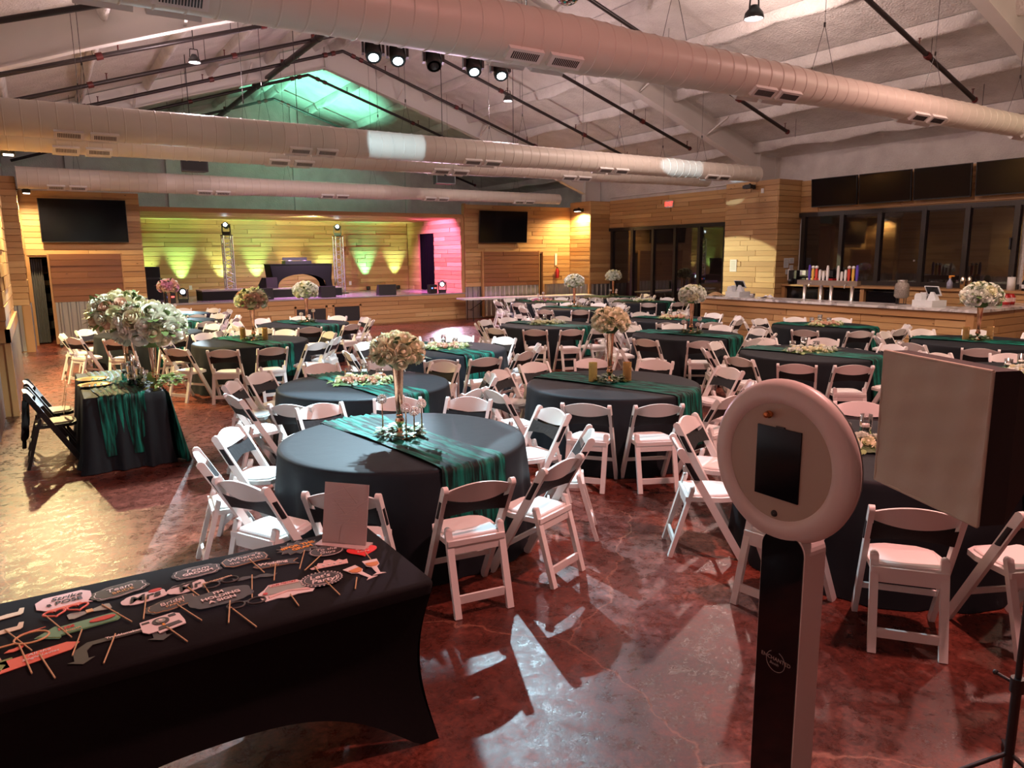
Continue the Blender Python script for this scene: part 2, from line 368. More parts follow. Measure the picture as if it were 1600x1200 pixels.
# boxed column on the far right and the dark return beside it
bx1 = struct('wall_column_far', MB().box2((16.65, 20.82, 0), (XR, YB, 4.0)), 'wood_plain')
boards(bx1, 'y', 16.65, 20.82, YB-.03, 1.09, 3.98); boards(bx1, 'x', 20.82, 16.62, XR-.02, 1.09, 3.98)
obj('corrugated_sheet', corrugated('y', 16.65, 20.85, YB-.05, .02, 1.09), 'corrugated', bx1); obj('corrugated_sheet', corrugated('x', 20.82, 16.68, XR-.03, .02, 1.09), 'corrugated', bx1)
obj('corner_trim', MB().box2((16.58, 20.76, 0), (16.66, 20.84, 1.09)), 'wood_plain', bx1)
# header boards over the glass doors
hd = struct('trim_door_header', MB().box2((XR-.06, 14.7, 3.06), (XR-.002, 20.8, 4.02)), 'wood_plain'); boards(hd, 'y', XR-.06, 14.7, 20.8, 3.08, 4.02)
struct('trim_right_ledge', MB().box2((XR-.10, 14.7, 4.12), (XR-.002, 20.8, 4.15)), 'steel_white')
# boxed column at the end of the bar
bx2 = struct('wall_column_bar', MB().box2((16.65, 12.92, 0), (XR, 14.68, 4.05)), 'wood_plain')
boards(bx2, 'y', 16.65, 12.92, 14.68, 0.05, 4.05, mx=1.9); boards(bx2, 'x', 12.92, 16.62, XR-.02, .05, 4.05, mx=1.2)
# wall behind the bar: boards over and under the windows
wb = struct('trim_bar_wall', MB().box2((XR-.05, 4.0, 3.18), (XR-.002, 12.9, 4.02)).box2((XR-.05, 4.0, 0), (XR-.002, 12.9, 1.3)).box2((XR-.05, 4.0, 1.3), (XR-.002, 7.35, 3.18)), 'wood_plain')
boards(wb, 'y', XR-.05, 4.0, 12.88, 3.2, 4.02); boards(wb, 'y', XR-.05, 4.0, 7.35, 1.32, 3.18)
# left wall: boxed columns with boards above corrugated sheet
bxa = struct('wall_column_left_near', MB().box2((XL, 12.05, 0), (-.46, 16.3, 4.4)), 'wood_plain')
boards(bxa, 'y+', -.46, 12.05, 16.3, 1.12, 4.4, row=.19); boards(bxa, 'x', 12.05, XL, -.44, 1.12, 4.4, row=.19)
obj('skirt_board', MB().box2((-.46, 12.0, 1.02), (-.40, 16.3, 1.2)), 'wood_plain', bxa); obj('skirt_board', MB().box2((XL, 12.0, 1.02), (-.40, 12.06, 1.2)), 'wood_plain', bxa)
obj('corrugated_sheet', corrugated('y', -.46, 12.2, 16.3, .02, 1.05, 1), 'corrugated', bxa); obj('corner_trim', MB().box2((-.48, 12.02, 0), (-.41, 12.2, 1.04)), 'wood_plain', bxa)
boards(wl, 'y+', XL, 5.0, 12.0, 1.09, 4.2, row=.19); obj('corrugated_sheet', corrugated('y', XL, 5.0, 12.0, .02, 1.09, 1), 'corrugated', wl)
boards(wl, 'y+', XL, 16.3, 20.45, 1.09, 4.0); obj('corrugated_sheet', corrugated('y', XL, 16.3, 20.45, .02, 1.09, 1), 'corrugated', wl)
bxb = struct('wall_column_left_far', MB().box2((XL, 20.5, 0), (-.26, YB, 4.0)), 'wood_plain')
boards(bxb, 'y+', -.26, 20.5, YB, 1.09, 4.0); boards(bxb, 'x', 20.5, XL, -.24, 1.09, 4.0)
obj('corrugated_sheet', corrugated('x', 20.5, XL, -.4, .02, 1.09), 'corrugated', bxb); obj('corner_trim', MB().box2((-.38, 20.44, 0), (-.22, 20.5, 1.09)), 'wood_plain', bxb)
obj('corrugated_sheet', corrugated('y', -.26, 20.5, YB, .02, 1.09, 1), 'corrugated', bxb)
obj('door_casing', MB().box2((-.235, YB-.07, 0), (-.15, YB-.02, 2.2)), 'wood_plain', wbl)
# stage
SY, SZ = 26.3, .9
stage = struct('stage', MB().box2((2.42, YB+.03, 0), (12.2, SY+.2, SZ-.03)), 'wood_plain')
boards(stage, 'x', YB+.03, 2.42, 12.2, .03, SZ-.04, holes=[(6.35, 7.36, .1, .64), (7.52, 8.45, .1, .64)])
obj('stage_floor', MB().box2((2.42, YB, SZ-.035), (12.2, SY, SZ)), mat('stage_floor', (.34, .30, .29), .22).name, stage)
for a, b in ((6.35, 7.36), (7.52, 8.45)):
    p = obj('vent_panel', MB().box2((a+.06, YB+.0, .1), (b-.06, YB+.028, .62)), 'grey_curtain', stage)
    p.data.materials.clear(); p.data.materials.append(mat('vent_black', (.02, .02, .022), .7))
    for q0, q1 in ((a, a+.06), (b-.06, b)): obj('vent_casing', MB().box2((q0, YB-.015, .06), (q1, YB+.03, .68)), 'wood_plain', stage)
    obj('vent_casing', MB().box2((a, YB-.015, .62), (b, YB+.03, .68)), 'wood_plain', stage)
wsb = struct('wall_stage_back', MB().box2((2.3, SY, SZ), (12.2, SY+.2, 3.4)), 'wood_plain'); boards(wsb, 'x', SY, 2.45, 12.05, SZ, 3.38, th=.03)
wsr = struct('wall_stage_right', MB().box2((12.1, YB+.02, SZ), (12.19, 24.05, 3.4)).box2((12.1, 25.3, SZ), (12.19, SY, 3.4)).box2((12.1, 24.05, 2.95), (12.19, 25.3, 3.4)), 'wood_plain')
boards(wsr, 'y', 12.1, YB+.03, SY-.03, SZ, 3.38, holes=[(24.05, 25.3, 0, 2.95)])
struct('wall_stage_left', MB().box2((2.3, YB+.2, SZ), (2.42, SY, 3.4)), 'wood_plain')
sf = struct('ceiling_stage_soffit', MB().box2((2.3, YB+.02, 3.40), (12.22, SY+.2, 3.5)), 'wood_plain')
for i in range(24):
    y = YB+.03+i*(SY-YB)/24
    for a, b in ((2.42, 5.4), (5.4, 8.9), (8.9, 12.2)): obj('plank', UNIT, None, sf, ((a+b)/2, y+.09, 3.39), (0,0,0), (b-a-.006, .172, .02))
ct = MB(); ct.grid(lambda u, v: (12.14+.035*math.sin(u*38), 24.06+u*1.23, SZ+.02+v*2.03), 60, 2)
tag(obj('stage_curtain', ct, mat('curtain_black', (.003, .003, .0035), .95, spec=.05).name), 'black curtain hanging in the stage side doorway', 'curtain')
# dark room behind the left doorway, with a grey curtain
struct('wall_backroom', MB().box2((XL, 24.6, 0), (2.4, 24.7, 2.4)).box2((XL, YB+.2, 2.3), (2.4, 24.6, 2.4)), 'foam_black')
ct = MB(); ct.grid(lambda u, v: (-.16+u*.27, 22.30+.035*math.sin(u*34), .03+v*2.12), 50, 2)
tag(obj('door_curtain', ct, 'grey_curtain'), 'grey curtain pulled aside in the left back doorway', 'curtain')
sh = thing('storage_shelf', 'dim cluttered shelf seen through the left back doorway', 'shelf', (.55, 24.2, 0))
for q in (-.5, .5): obj('shelf_side', MB().box((q, 0, .9), (.03, .4, 1.8)), 'frame_dark', sh)
for k in range(5):
    obj('shelf_board', MB().box((0, 0, .25+.38*k), (1.0, .4, .03)), 'frame_dark', sh)
    for j in range(4): obj('carton', MB().box((-.36+.24*j, -.05, .25+.38*k+.11), (.18, .25, random.uniform(.12, .2))), random.choice(('paper', 'tan', 'grey_curtain')), sh)

# windows behind the bar (the dark behind is put into the glass colour; dark frames)
def window(name, y0, y1, z0, z1, mull, depth=.07):
    x = XR-.055; g = struct(name, MB().box2((x-.015, y0, z0), (x, y1, z1)), 'window_glass'); fx0, fx1 = x-depth, x+.005
    for z in (z0, z1): obj('window_frame', MB().box2((fx0, y0-.05, z-.05), (fx1, y1+.05, z+.06)), 'frame_dark', g)
    for y in mull: obj('mullion', MB().box2((fx0-.01, y-.055, z0), (fx1, y+.055, z1)), 'frame_dark', g)
    return g
w1 = window('window_1', 7.45, 12.82, 1.36, 3.12, (12.72, 11.6, 10.58, 9.5, 8.54, 7.55))
obj('latch', MB().box2((XR-.16, 9.62, 1.9), (XR-.13, 9.65, 1.94)), 'metal', w1)
obj('window_handle', MB().box2((XR-.18, 7.60, 2.15), (XR-.13, 7.63, 2.4)), 'black', w1)
d1 = window('door_1', 15.35, 20.74, .08, 3.0, (20.62, 19.55, 18.52, 17.5, 16.45, 15.42))
obj('door_handle', MB().box2((XR-.20, 17.60, 1.0), (XR-.13, 17.64, 1.25)), 'black', d1)

# steel frames: tapered rafters and haunches
def zb(d):  # underside of the rafter at distance d from the ridge
    P = ((0, 7.42), (4.3, 6.10), (6.45, 5.37), (8.75, 4.51), (10.2, 3.95))
    for (a, za), (b, zb_) in zip(P, P[1:]):
        if d <= b: return za+(zb_-za)*(d-a)/(b-a)
    return P[-1][1]
for k, Y in enumerate((6.2, 13.8, 21.4)):
    fr = None
    for side, dmax in ((1, 9.36), (-1, 7.97)):
        m = MB(); N = 12
        T = [(RX+side*dmax*i/N, zr(RX+side*dmax*i/N)-.02) for i in range(N+1)]; B = [(RX+side*dmax*i/N, zb(dmax*i/N)) for i in range(N+1)]
        for i in range(N):
            for y in (Y-.008, Y+.008): m.add([(T[i][0], y, T[i][1]), (T[i+1][0], y, T[i+1][1]), (B[i+1][0], y, B[i+1][1]), (B[i][0], y, B[i][1])], [(0,1,2,3)])
            m.beam((B[i][0], Y, B[i][1]), (B[i+1][0], Y, B[i+1][1]), .22, .02)
        nm = 'roof_frame'
        if fr is None: fr = struct(nm, m, 'steel_white')
        else: obj('rafter', m, 'steel_white', fr)
        xe = RX+side*dmax
        c = MB().box2((xe-.02*side, Y-.11, 0), (xe, Y+.11, zr(xe)-.05)).box2((xe, Y-.008, 0), (xe+side*.75, Y+.008, zr(xe+side*.75) if -.6 < xe+side*.75 < 17.6 else zr(xe)))
        obj('column', c, 'steel_white', fr)
        for d in ((2.2, 5.0, 7.3) if k else (3,)):
            x = RX+side*d
            if side > 0 or d < 7: obj('flange_brace', MB().beam((x, Y, zb(d)+.03), (x, Y-.75, zr(x)-.22), .05, .03), 'steel_white', fr); obj('flange_brace', MB().beam((x, Y, zb(d)+.03), (x, Y+.75, zr(x)-.22), .05, .03), 'steel_white', fr)
    obj('ridge_plate', MB().box2((RX-.015, Y-.11, 7.38), (RX+.015, Y+.11, 8.0)), 'steel_white', fr)

# ================================================================== OVERHEAD: ducts, pipes, lamps
def duct(Y, Z, prof, label, grilles, xa, xb):
    t = thing('air_duct', label, 'duct', (0, Y, Z), 0, 'white fabric-look ceiling ducts')
    def rad(x):
        for (x0, r0), (x1, r1) in zip(prof, prof[1:]):
            if x <= x1: return r0+(r1-r0)*max(0, (x-x0))/(x1-x0)
        return prof[-1][1]
    n = 32; m = MB(); x = xa; rings = []
    while x < xb:
        for dx, dr in ((0, 0), (.003, 0), (.006, .006), (.016, .006), (.019, 0), (.022, 0)): rings.append((x+dx, rad(x+dx)+dr))
        x += .205
    rings.append((xb, rad(xb)))
    V = []; F = []
    for x, r in rings: V += [(x, r*math.cos(2*PI*k/n), r*math.sin(2*PI*k/n)) for k in range(n)]
    for i in range(len(rings)-1): F += [(i*n+k, i*n+(k+1) % n, (i+1)*n+(k+1) % n, (i+1)*n+k) for k in range(n)]
    m.add(V, F, True); obj('duct_tube', m, 'duct', t)
    for xe, nm in ((xa, 'end_cap'), (xb, 'end_cap')):
        e = MB(); r = rad(xe); e.add([(xe, r*math.cos(2*PI*k/n), r*math.sin(2*PI*k/n)) for k in range(n)], [tuple(range(n))]); obj(nm, e, 'duct', t)
    for gx in grilles:
        for sg, a in ((-1, 38), (1, 38)):
            r = rad(gx); ang = math.radians(a); c = Vector((gx, sg*math.sin(ang)*(r+.012), -math.cos(ang)*(r+.012)))
            R = Matrix.Rotation(sg*ang, 3, 'X')
            g = obj('grille', MB().box(c, (.36, .12, .045), R), 'steel_white', t)
            if sg < 0:
                s = MB()
                for j in range(14): s.box(c+R @ Vector((-.13+j*.02, 0, -.024)), (.010, .07, .006), R)
                obj('grille_slots', s, 'black', g)
    h = MB(); xs = [xa+1.2+2.45*i for i in range(int((xb-xa-1.5)/2.45)+1)]
    for x in xs:
        top = zr(x)-Z-.1; h.tube([(x, 0, rad(x)+.55), (x, 0, max(top, rad(x)+.6))], .004, 4)
        for s in (-1, 1): h.tube([(x, 0, rad(x)+.55), (x+s*.06, -.12*s, rad(x)-.02)], .003, 4)
        h.box((x, 0, rad(x)+.55), (.018, .018, .05))
    obj('hanger_wires', h, 'pipe', t)
GX = (.55, .99, 3.76, 4.20, 6.95, 7.38, 10.12, 10.55, 13.3, 13.7)
duct(5.8, 4.05, [(-.4, .25), (4.6, .245), (5.0, .225), (7.6, .20), (8.0, .185), (11.8, .178), (12.2, .165), (15, .16)], 'nearest and largest white spiral duct crossing the top of the picture', GX, -.4, 15.0)
duct(12.3, 4.02, [(-.4, .24), (4.0, .24), (4.3, .235), (7.9, .225), (8.3, .205), (12.2, .20), (12.6, .185), (15, .18)], 'second white spiral duct, spotlit, ending beside the wooden bar column', GX, -.4, 15.0)
duct(13.55, 3.97, [(-.4, .24), (4.0, .235), (8.2, .215), (8.6, .195), (12.2, .185), (12.6, .17), (14.6, .165)], 'white duct half hidden just behind the spotlit one', GX[:-2], -.4, 14.6)
duct(20.4, 3.97, [(-.2, .245), (4.6, .24), (5.0, .225), (9.0, .21), (9.4, .175), (15, .165)], 'farthest duct, lit pink, above the stage front', GX, -.2, 14.95)

def sprinkler(Y, label):
    t = thing('sprinkler_pipe', label, 'pipe', (RX, Y, 7.54), 0, 'black sprinkler branch pipes under the roof')
    e = 7.95
    obj('pipe_run', MB().tube([(0, 0, 0), (e, 0, -e*.323)], .042, 8), 'pipe', t); obj('pipe_run', MB().tube([(0, 0, 0), (-7.8, 0, -7.8*.323)], .042, 8), 'pipe', t)
    cp = MB()
    for d in (.28, .5, 3.4, 6.2):
        for s in (-1, 1): cp.tube([(s*(d-.05), 0, -(d-.05)*.323), (s*(d+.05), 0, -(d+.05)*.323)], .062, 8)
    cp.ball((e, 0, -e*.323), .06, 8); obj('coupling', cp, 'pipe_red', t)
    hd = MB(); hg = MB()
    for d in (1.2, 3.6, 5.9, 7.85):
        for s in (-1, 1):
            if s < 0 and d > 7.5: continue
            x = s*d; hd.tube([(x, 0, -d*.323), (x, 0, -d*.323+.16)], .012, 5); hd.lathe([(.028, .15), (.028, .158)], 6, (x, 0, -d*.323))
            hg.tube([(x+s*.4, 0, -(d+.4)*.323), (x+s*.4, 0, -(d+.4)*.333+.5)], .006, 4)
    obj('sprinkler_head', hd, 'pipe_red', t); obj('hanger_rod', hg, 'pipe', t)
for Y, lb in ((26.8, 'farthest black sprinkler pipe, in front of the end gable'), (22.9, 'black sprinkler pipe over the green-lit roof bay'), (19.9, 'black sprinkler pipe just nearer than the far steel frame'), (17.4, 'black sprinkler pipe crossing behind the hanging pink lamp on right'),
              (14.95, 'black sprinkler pipe ending above the wooden bar column'), (11.8, 'black sprinkler pipe crossing behind the nearest duct, right of the mirror ball'), (7.6, 'nearest black sprinkler pipe, at the top right corner')):
    sprinkler(Y, lb)
mp = thing('main_pipe', 'thick black main pipe running lengthwise under the ridge', 'pipe', (5.82, 0, 6.97))
obj('pipe_run', MB().tube([(0, 9, 0), (0, 28, 0)], .075, 12), 'pipe', mp)
for Y in (26.8, 22.9, 19.9, 17.4, 14.95, 11.8):
    obj('riser', MB().tube([(0, Y, 0), (0, Y, .15)], .05, 8), 'pipe_red', mp); obj('clamp', MB().tube([(0, Y-.4, 0), (0, Y-.3, 0)], .09, 10), 'pipe', mp)
# hung high-bay lamps, the added unseen ones too
HBL = ['round hanging lamp glowing pink at upper left, above the second duct', 'small hanging lamp glowing pink below the row of stage spotlights', 'round hanging lamp glowing red near the top right',
       'unseen hanging lamp above the photo booth, over the frame', 'unseen hanging lamp above the right-hand tables, over the frame', 'added fill lamp above the bar, over the frame', 'added fill lamp hidden behind the second duct, left', 'added fill lamp hidden behind the second duct, right']
for (x, y, z, W, c), lb in zip(HIGHBAY, HBL):
    t = thing('high_bay_lamp', lb, 'lamp', (x, y, z), 0, 'hung high-bay lamps'); hs = .6 if y > 12 else 1.0
    obj('housing', MB().lathe([(.001, .22), (.06, .22), (.10, .16), (.15, .10), (.17, 0), (.155, 0), (.13, .04)], 20), 'black', t, scale=(hs,)*3)
    obj('lens', MB().lathe([(.001, .012), (.145, .012)], 20), 'led_on', t, scale=(hs,)*3)
    obj('bracket', MB().beam((-.12, 0, .14), (-.10, 0, .36), .02, .02).beam((.12, 0, .14), (.10, 0, .36), .02, .02).beam((-.10, 0, .36), (.10, 0, .36), .02, .02), 'black', t, scale=(hs,)*3)
    obj('cord', MB().tube([(0, 0, .36*hs), (0, 0, zr(x)-z-.05)], .008, 5), 'pipe', t)
    lamp('SPOT', 'lamp_light', (x, y, z-.05), W, c, (x, y, 0), .12, 150, .5, parent=t); lamp('POINT', 'lamp_spill', (x, y, z-.15), W*.28, c, size=.12, parent=t)
# moving heads on a bar behind the nearest duct
tb = thing('lighting_bar', 'dark pipe carrying the row of moving-head spotlights', 'bar', (4.2, 8.05, 4.58))
obj('bar_pipe', MB().tube([(-1.3, 0, 0), (1.3, 0, 0)], .025, 8), 'black', tb); obj('drop_rod', MB().tube([(-1.2, 0, 0), (-1.2, 0, zr(3.0)-4.6)], .01, 5).tube([(1.2, 0, 0), (1.2, 0, zr(5.4)-4.6)], .01, 5), 'pipe', tb)
def moving_head(loc, label, on=True, pitch=50, yaw=0, s=1.0, flip=False, group='moving-head spotlights'):
    t = thing('moving_head', label, 'spotlight', loc, yaw, group); t.scale = (s,)*3
    k = -1 if not flip else 1     # hung: base above; standing: base below
    obj('base', MB().box((0, 0, k*-.17), (.17, .15, .07)), 'black', t)
    obj('yoke', MB().box((-.085, 0, k*-.06), (.02, .09, .20)).box((.085, 0, k*-.06), (.02, .09, .20)), 'black', t)
    a = math.radians(pitch); R = Matrix.Rotation(a, 3, 'X')   # head axis: local -Y pitched down (hung) or up
    h = MB().lathe([(.001, -.12), (.05, -.12), (.068, -.06), (.072, .05), (.066, .10), (.06, .10)], 14, (0, 0, 0), R.to_4x4() @ Matrix.Rotation(PI/2, 4, 'X'))
    obj('head', h, 'black', t)
    L = MB().lathe([(.001, .101), (.042, .101)], 14, (0, 0, 0), R.to_4x4() @ Matrix.Rotation(PI/2, 4, 'X'))
    obj('lens', L, 'lens_on' if on else 'black_gloss', t)
    return t
for i, (x, on, lb) in enumerate(((3.36, 1, 'lit moving-head spotlight, leftmost of the row under the duct'), (3.65, 1, 'lit moving-head spotlight, second from left under the duct'), (4.10, 0, 'unlit black moving-head spotlight in the middle of the row'),
                 (4.63, 1, 'lit moving-head spotlight just left of the duct grille'), (5.01, 1, 'lit moving-head spotlight, rightmost of the row under the duct'))):
    moving_head((x, 8.05, 4.38), lb, bool(on), 55, math.radians(-20), 1.3)
# mirror ball
mbt = thing('mirror_ball', 'mirror ball hanging above the nearest duct at the top edge', 'mirror ball', (4.95, 6.6, 4.84))
m = MB(); nb = 18
for i in range(nb):
    t0, t1 = PI*i/nb, PI*(i+1)/nb; kk = max(4, int(36*math.sin((t0+t1)/2)))
    for k in range(kk):
        a0, a1 = 2*PI*k/kk, 2*PI*(k+.92)/kk; tt1 = t0+(t1-t0)*.92
        m.add([(.145*math.sin(t)*math.cos(a), .145*math.sin(t)*math.sin(a), .145*math.cos(t)) for t, a in ((t0, a0), (tt1, a0), (tt1, a1), (t0, a1))], [(0,1,2,3)])
obj('mirror_tiles', m, 'mirror', mbt); obj('ball_core', MB().ball((0, 0, 0), .140, 20), 'black', mbt); obj('motor', MB().lathe([(.001, .26), (.05, .26), (.05, .2), (.012, .2), (.012, .14)], 12), 'black', mbt)
obj('cord', MB().tube([(0, 0, .25), (0, 0, zr(4.95)-4.9)], .006, 5), 'pipe', mbt)
# hung loudspeakers
for x, lb in ((3.32, 'black loudspeaker hung from the roof at left, above the stage'), (9.9, 'black loudspeaker hung from the roof right of centre')):
    t = thing('hanging_speaker', lb, 'speaker', (x, 19.0, 4.32), 0, 'loudspeakers hung above the stage')
    obj('cabinet', MB().prism([(-.30, -.16), (.30, -.16), (.24, .16), (-.24, .16)], -.19, .19), 'black', t)
    obj('grille', MB().box((0, -.163, 0), (.54, .01, .33)), mat('speaker_grille', (.010, .010, .010), .8).name, t)
    obj('bracket', MB().tube([(-.2, 0, .19), (-.2, 0, .6)], .008, 5).tube([(.2, 0, .19), (.2, 0, .6)], .008, 5)  .tube([(0, 0, .6), (0, 0, zr(x)-4.32)], .01, 5).beam((-.2, 0, .6), (.2, 0, .6), .02, .02), 'black', t)
# wall lamps that graze the boards
def wall_lamp(loc, rz, W, label, on=True, col=WARM, spot=165):
    t = thing('wall_lamp', label, 'lamp', loc, rz, 'black floodlights mounted high on the walls')
    obj('arm', MB().tube([(0, -.22, .05), (0, -.05, .12), (0, .02, .07)], .012, 6), 'black', t)
    obj('housing', MB().box((0, 0, .03), (.27, .17, .08)).box((0, 0, .075), (.2, .12, .03)), 'black', t)
    obj('lens', MB().box((0, 0, -.012), (.22, .13, .008)), 'led_warm' if on else 'black', t)
    obj('wall_plate', MB().box((0, -.23, .04), (.09, .02, .12)), 'black', t)
    if on: lamp('SPOT', 'lamp_light', (loc[0], loc[1], loc[2]-.05), W, col, (loc[0], loc[1], 0), .05, spot, .6, parent=t)
    return t
wall_lamp((-.20, 13.9, 3.72), -PI/2, 1700, 'lit floodlight at the left edge below the second duct', col=(1, .78, .36))
wall_lamp((-.04, 21.0, 3.68), -PI/2, 500, 'lit floodlight at the top left corner of the back wall', col=(1, .70, .34))
wall_lamp((16.36, 21.2, 3.66), PI/2, 620, 'lit floodlight on the column right of the back wall', col=(1, .66, .28))
wall_lamp((16.38, 13.7, 3.86), PI/2, 0, 'unlit floodlight on the wooden column by the bar', on=False)

# ================================================================== THINGS ON THE WALLS
def tv(name, label, loc, wdt, h, rz, tilt=0):
    t = thing(name, label, 'television', loc, rz, 'black wall televisions'); R = Matrix.Rotation(tilt, 3, 'X')
    obj('body', MB().box((0, .03, 0), (wdt, .05, h), R), 'black', t); obj('screen', MB().box(R @ Vector((0, .003, .005)), (wdt-.03, .006, h-.04), R), 'screen', t)
    obj('wall_bracket', MB().box((0, .12, 0), (.5, .14, .3)), 'black', t)
    return t
tv('television', 'large black television on the left back wall', (1.12, 21.78, 3.09), 1.93, 1.07, 0, math.radians(4))
tv('television', 'black television on the right back wall beside the stage', (13.64, 21.78, 3.10), 1.93, 1.07, 0, math.radians(4))
for y0, y1, lb in ((12.42, 11.14, 'leftmost black television of the row over the bar'), (11.08, 9.78, 'second black television from the left over the bar'), (9.72, 8.46, 'third black television from the left over the bar'), (8.37, 7.05, 'rightmost black television over the bar, at the picture edge')):
    tv('television', lb, (17.31, (y0+y1)/2, 3.66), abs(y1-y0), .72, -PI/2, math.radians(5))
def wheel_panel(name, label, x0, x1, y, feet):
    t = thing(name, label, 'partition', ((x0+x1)/2, y, 0)); hw = (x1-x0)/2
    obj('panel_core', MB().box2((-hw, -.03, .06), (hw, .03, 2.27)), 'wood_plain', t)
    b = len(COL.objects); boards(t, 'x', -.03, -hw, hw, 1.09, 2.27, th=.02, unit=UNIT_DOOR)
    obj('corrugated_sheet', corrugated('x', -.03, -hw+.03, hw-.02, .08, 1.09, d=.025, pitch=.185), 'corrugated', t)
    obj('edge_board', MB().box2((-hw-.04, -.06, .06), (-hw, .05, 2.28)), 'wood_plain', t); obj('edge_board', MB().box2((hw, -.06, .06), (hw+.03, .05, 2.28)), 'wood_plain', t)
    if feet:
        for fx in (-hw+.05, hw-.05): obj('foot', MB().box((fx, 0, .05), (.06, .9, .04)).box((fx, -.4, .02), (.04, .06, .04)).box((fx, .4, .02), (.04, .06, .04)), 'frame_dark', t)
wheel_panel('rolling_partition', 'wood and corrugated panel standing half across the left back doorway', .26, 1.82, 21.42, True)
wheel_panel('sliding_door', 'wood and corrugated sliding door on the right back wall', 12.82, 15.12, 21.86, False)
struct('doorway_dark', MB().box2((14.9, YB+.1, 0), (15.4, YB+.16, 2.2)), 'foam_black')  # black panel stands in for the dark beyond the doorway gap
t = thing('fire_extinguisher', 'red fire extinguisher hung on the back wall', 'extinguisher', (15.97, 21.88, 1.30))
obj('cylinder', MB().lathe([(.001, 0), (.06, 0), (.065, .03), (.065, .28), (.03, .34), (.02, .36)], 14), 'ext_red', t); obj('valve', MB().box((0, 0, .38), (.04, .04, .05)).tube([(0, -.02, .4), (-.08, -.02, .42)], .01, 5), 'black', t)
obj('hose', MB().tube([(.03, 0, .37), (.085, -.01, .25), (.07, -.02, .05)], .012, 6), 'black', t)
tag(obj('extinguisher_sign', MB().box((15.97, 21.955, 1.98), (.09, .012, .42)), 'sign_white'), 'tall pale sign above the fire extinguisher', 'sign')
t = thing('exit_sign', 'red lit EXIT sign over the glass doors', 'sign', (17.42, 17.75, 3.72), -PI/2)
obj('sign_box', MB().box((0, .03, 0), (.32, .05, .22)), 'sign_white', t); tm = text_mesh('EXIT', .19, .004, .95, bold=.004); obj('lettering', tm, 'exit_red', t, (0, -.002, 0), (PI/2, 0, 0)); obj('mount', MB().box((0, .08, .06), (.08, .06, .06)), 'sign_white', t)
for loc, sz, rz, lb in (((16.61, 14.31, 1.79), (.24, .34), -PI/2, 'white printed notice on the bar column, lit side'), ((17.05, 12.88, 1.86), (.2, .26), 0, 'left paper notice on the shaded side of the bar column'), ((17.27, 12.88, 1.92), (.2, .15), 0, 'upper right paper notice on the shaded side of the bar column'),
                        ((17.27, 12.88, 1.74), (.16, .12), 0, 'middle right paper notice on the shaded side of the bar column'), ((17.12, 12.88, 1.62), (.16, .13), 0, 'lowest paper notice on the shaded side of the bar column')):
    t = thing('paper_notice', lb, 'notice', loc, rz, 'paper notices by the bar')
    obj('sheet', MB().box((0, 0, 0), (sz[0], .006, sz[1])), 'paper', t)
    ln = MB()
    for k in range(6): ln.box((0, -.0035, sz[1]*(.32-.12*k)), (sz[0]*.7, .001, sz[1]*.03))
    obj('print_lines', ln, 'card_grey', t)
tag(obj('wall_outlet', MB().box((16.61, 13.42, 3.78), (.014, .09, .13)).box((16.60, 13.42, 3.80), (.01, .03, .03)).box((16.60, 13.42, 3.75), (.01, .03, .03)), 'sign_white'), 'white outlet beside the unlit floodlight on the bar column', 'outlet')

# ================================================================== STAGE
def truss(x, y, label, lit_label):
    t = thing('truss_tower', label, 'truss', (x, y, SZ), 0, 'truss towers on the stage'); c = [(sx*.13, sy*.13) for sx, sy in ((-1,-1), (1,-1), (1,1), (-1,1))]
    obj('base_plate', MB().box((0, 0, .012), (.45, .45, .024)), 'black', t)
    for a, b in c: obj('chord', MB().tube([(a, b, .02), (a, b, 1.92)], .022, 8), 'truss', t)
    for k in range(4):
        m = MB(); (a0, b0), (a1, b1) = c[k], c[(k+1) % 4]
        for j in range(7):
            z = .06+j*.262; m.tube([(a0, b0, z), (a1, b1, z+.13)], .010, 5).tube([(a1, b1, z+.13), (a0, b0, z+.262)], .010, 5)
        obj('lacing', m, 'truss', t)
    obj('top_plate', MB().box((0, 0, 1.935), (.32, .32, .02)), 'black', t)
    moving_head((x, y, SZ+1.945+.205*1.35), lit_label, True, -12, math.radians(-20), 1.35, True)
truss(5.05, 24.3, 'left silver truss tower on the stage', 'lit moving-head spotlight on top of the left truss tower')
truss(8.72, 24.6, 'right silver truss tower on the stage', 'lit moving-head spotlight on top of the right truss tower')
def riser(x0, x1, y0, y1, h, lb):
    t = thing('stage_riser', lb, 'riser', ((x0+x1)/2, (y0+y1)/2, SZ), 0, 'black stage risers'); a, b = (x1-x0)/2, (y1-y0)/2
    obj('skirt', MB().box2((-a, -b, 0), (a, b, h-.04)), 'foam_black', t); obj('deck', MB().box2((-a-.01, -b-.01, h-.04), (a+.01, b+.01, h)), 'stage_floor', t)
riser(4.0, 5.35, 23.1, 24.1, .30, 'low black riser on the left of the stage, under the left truss')
riser(5.75, 8.35, 23.4, 24.9, .28, 'wide black riser under the DJ table')
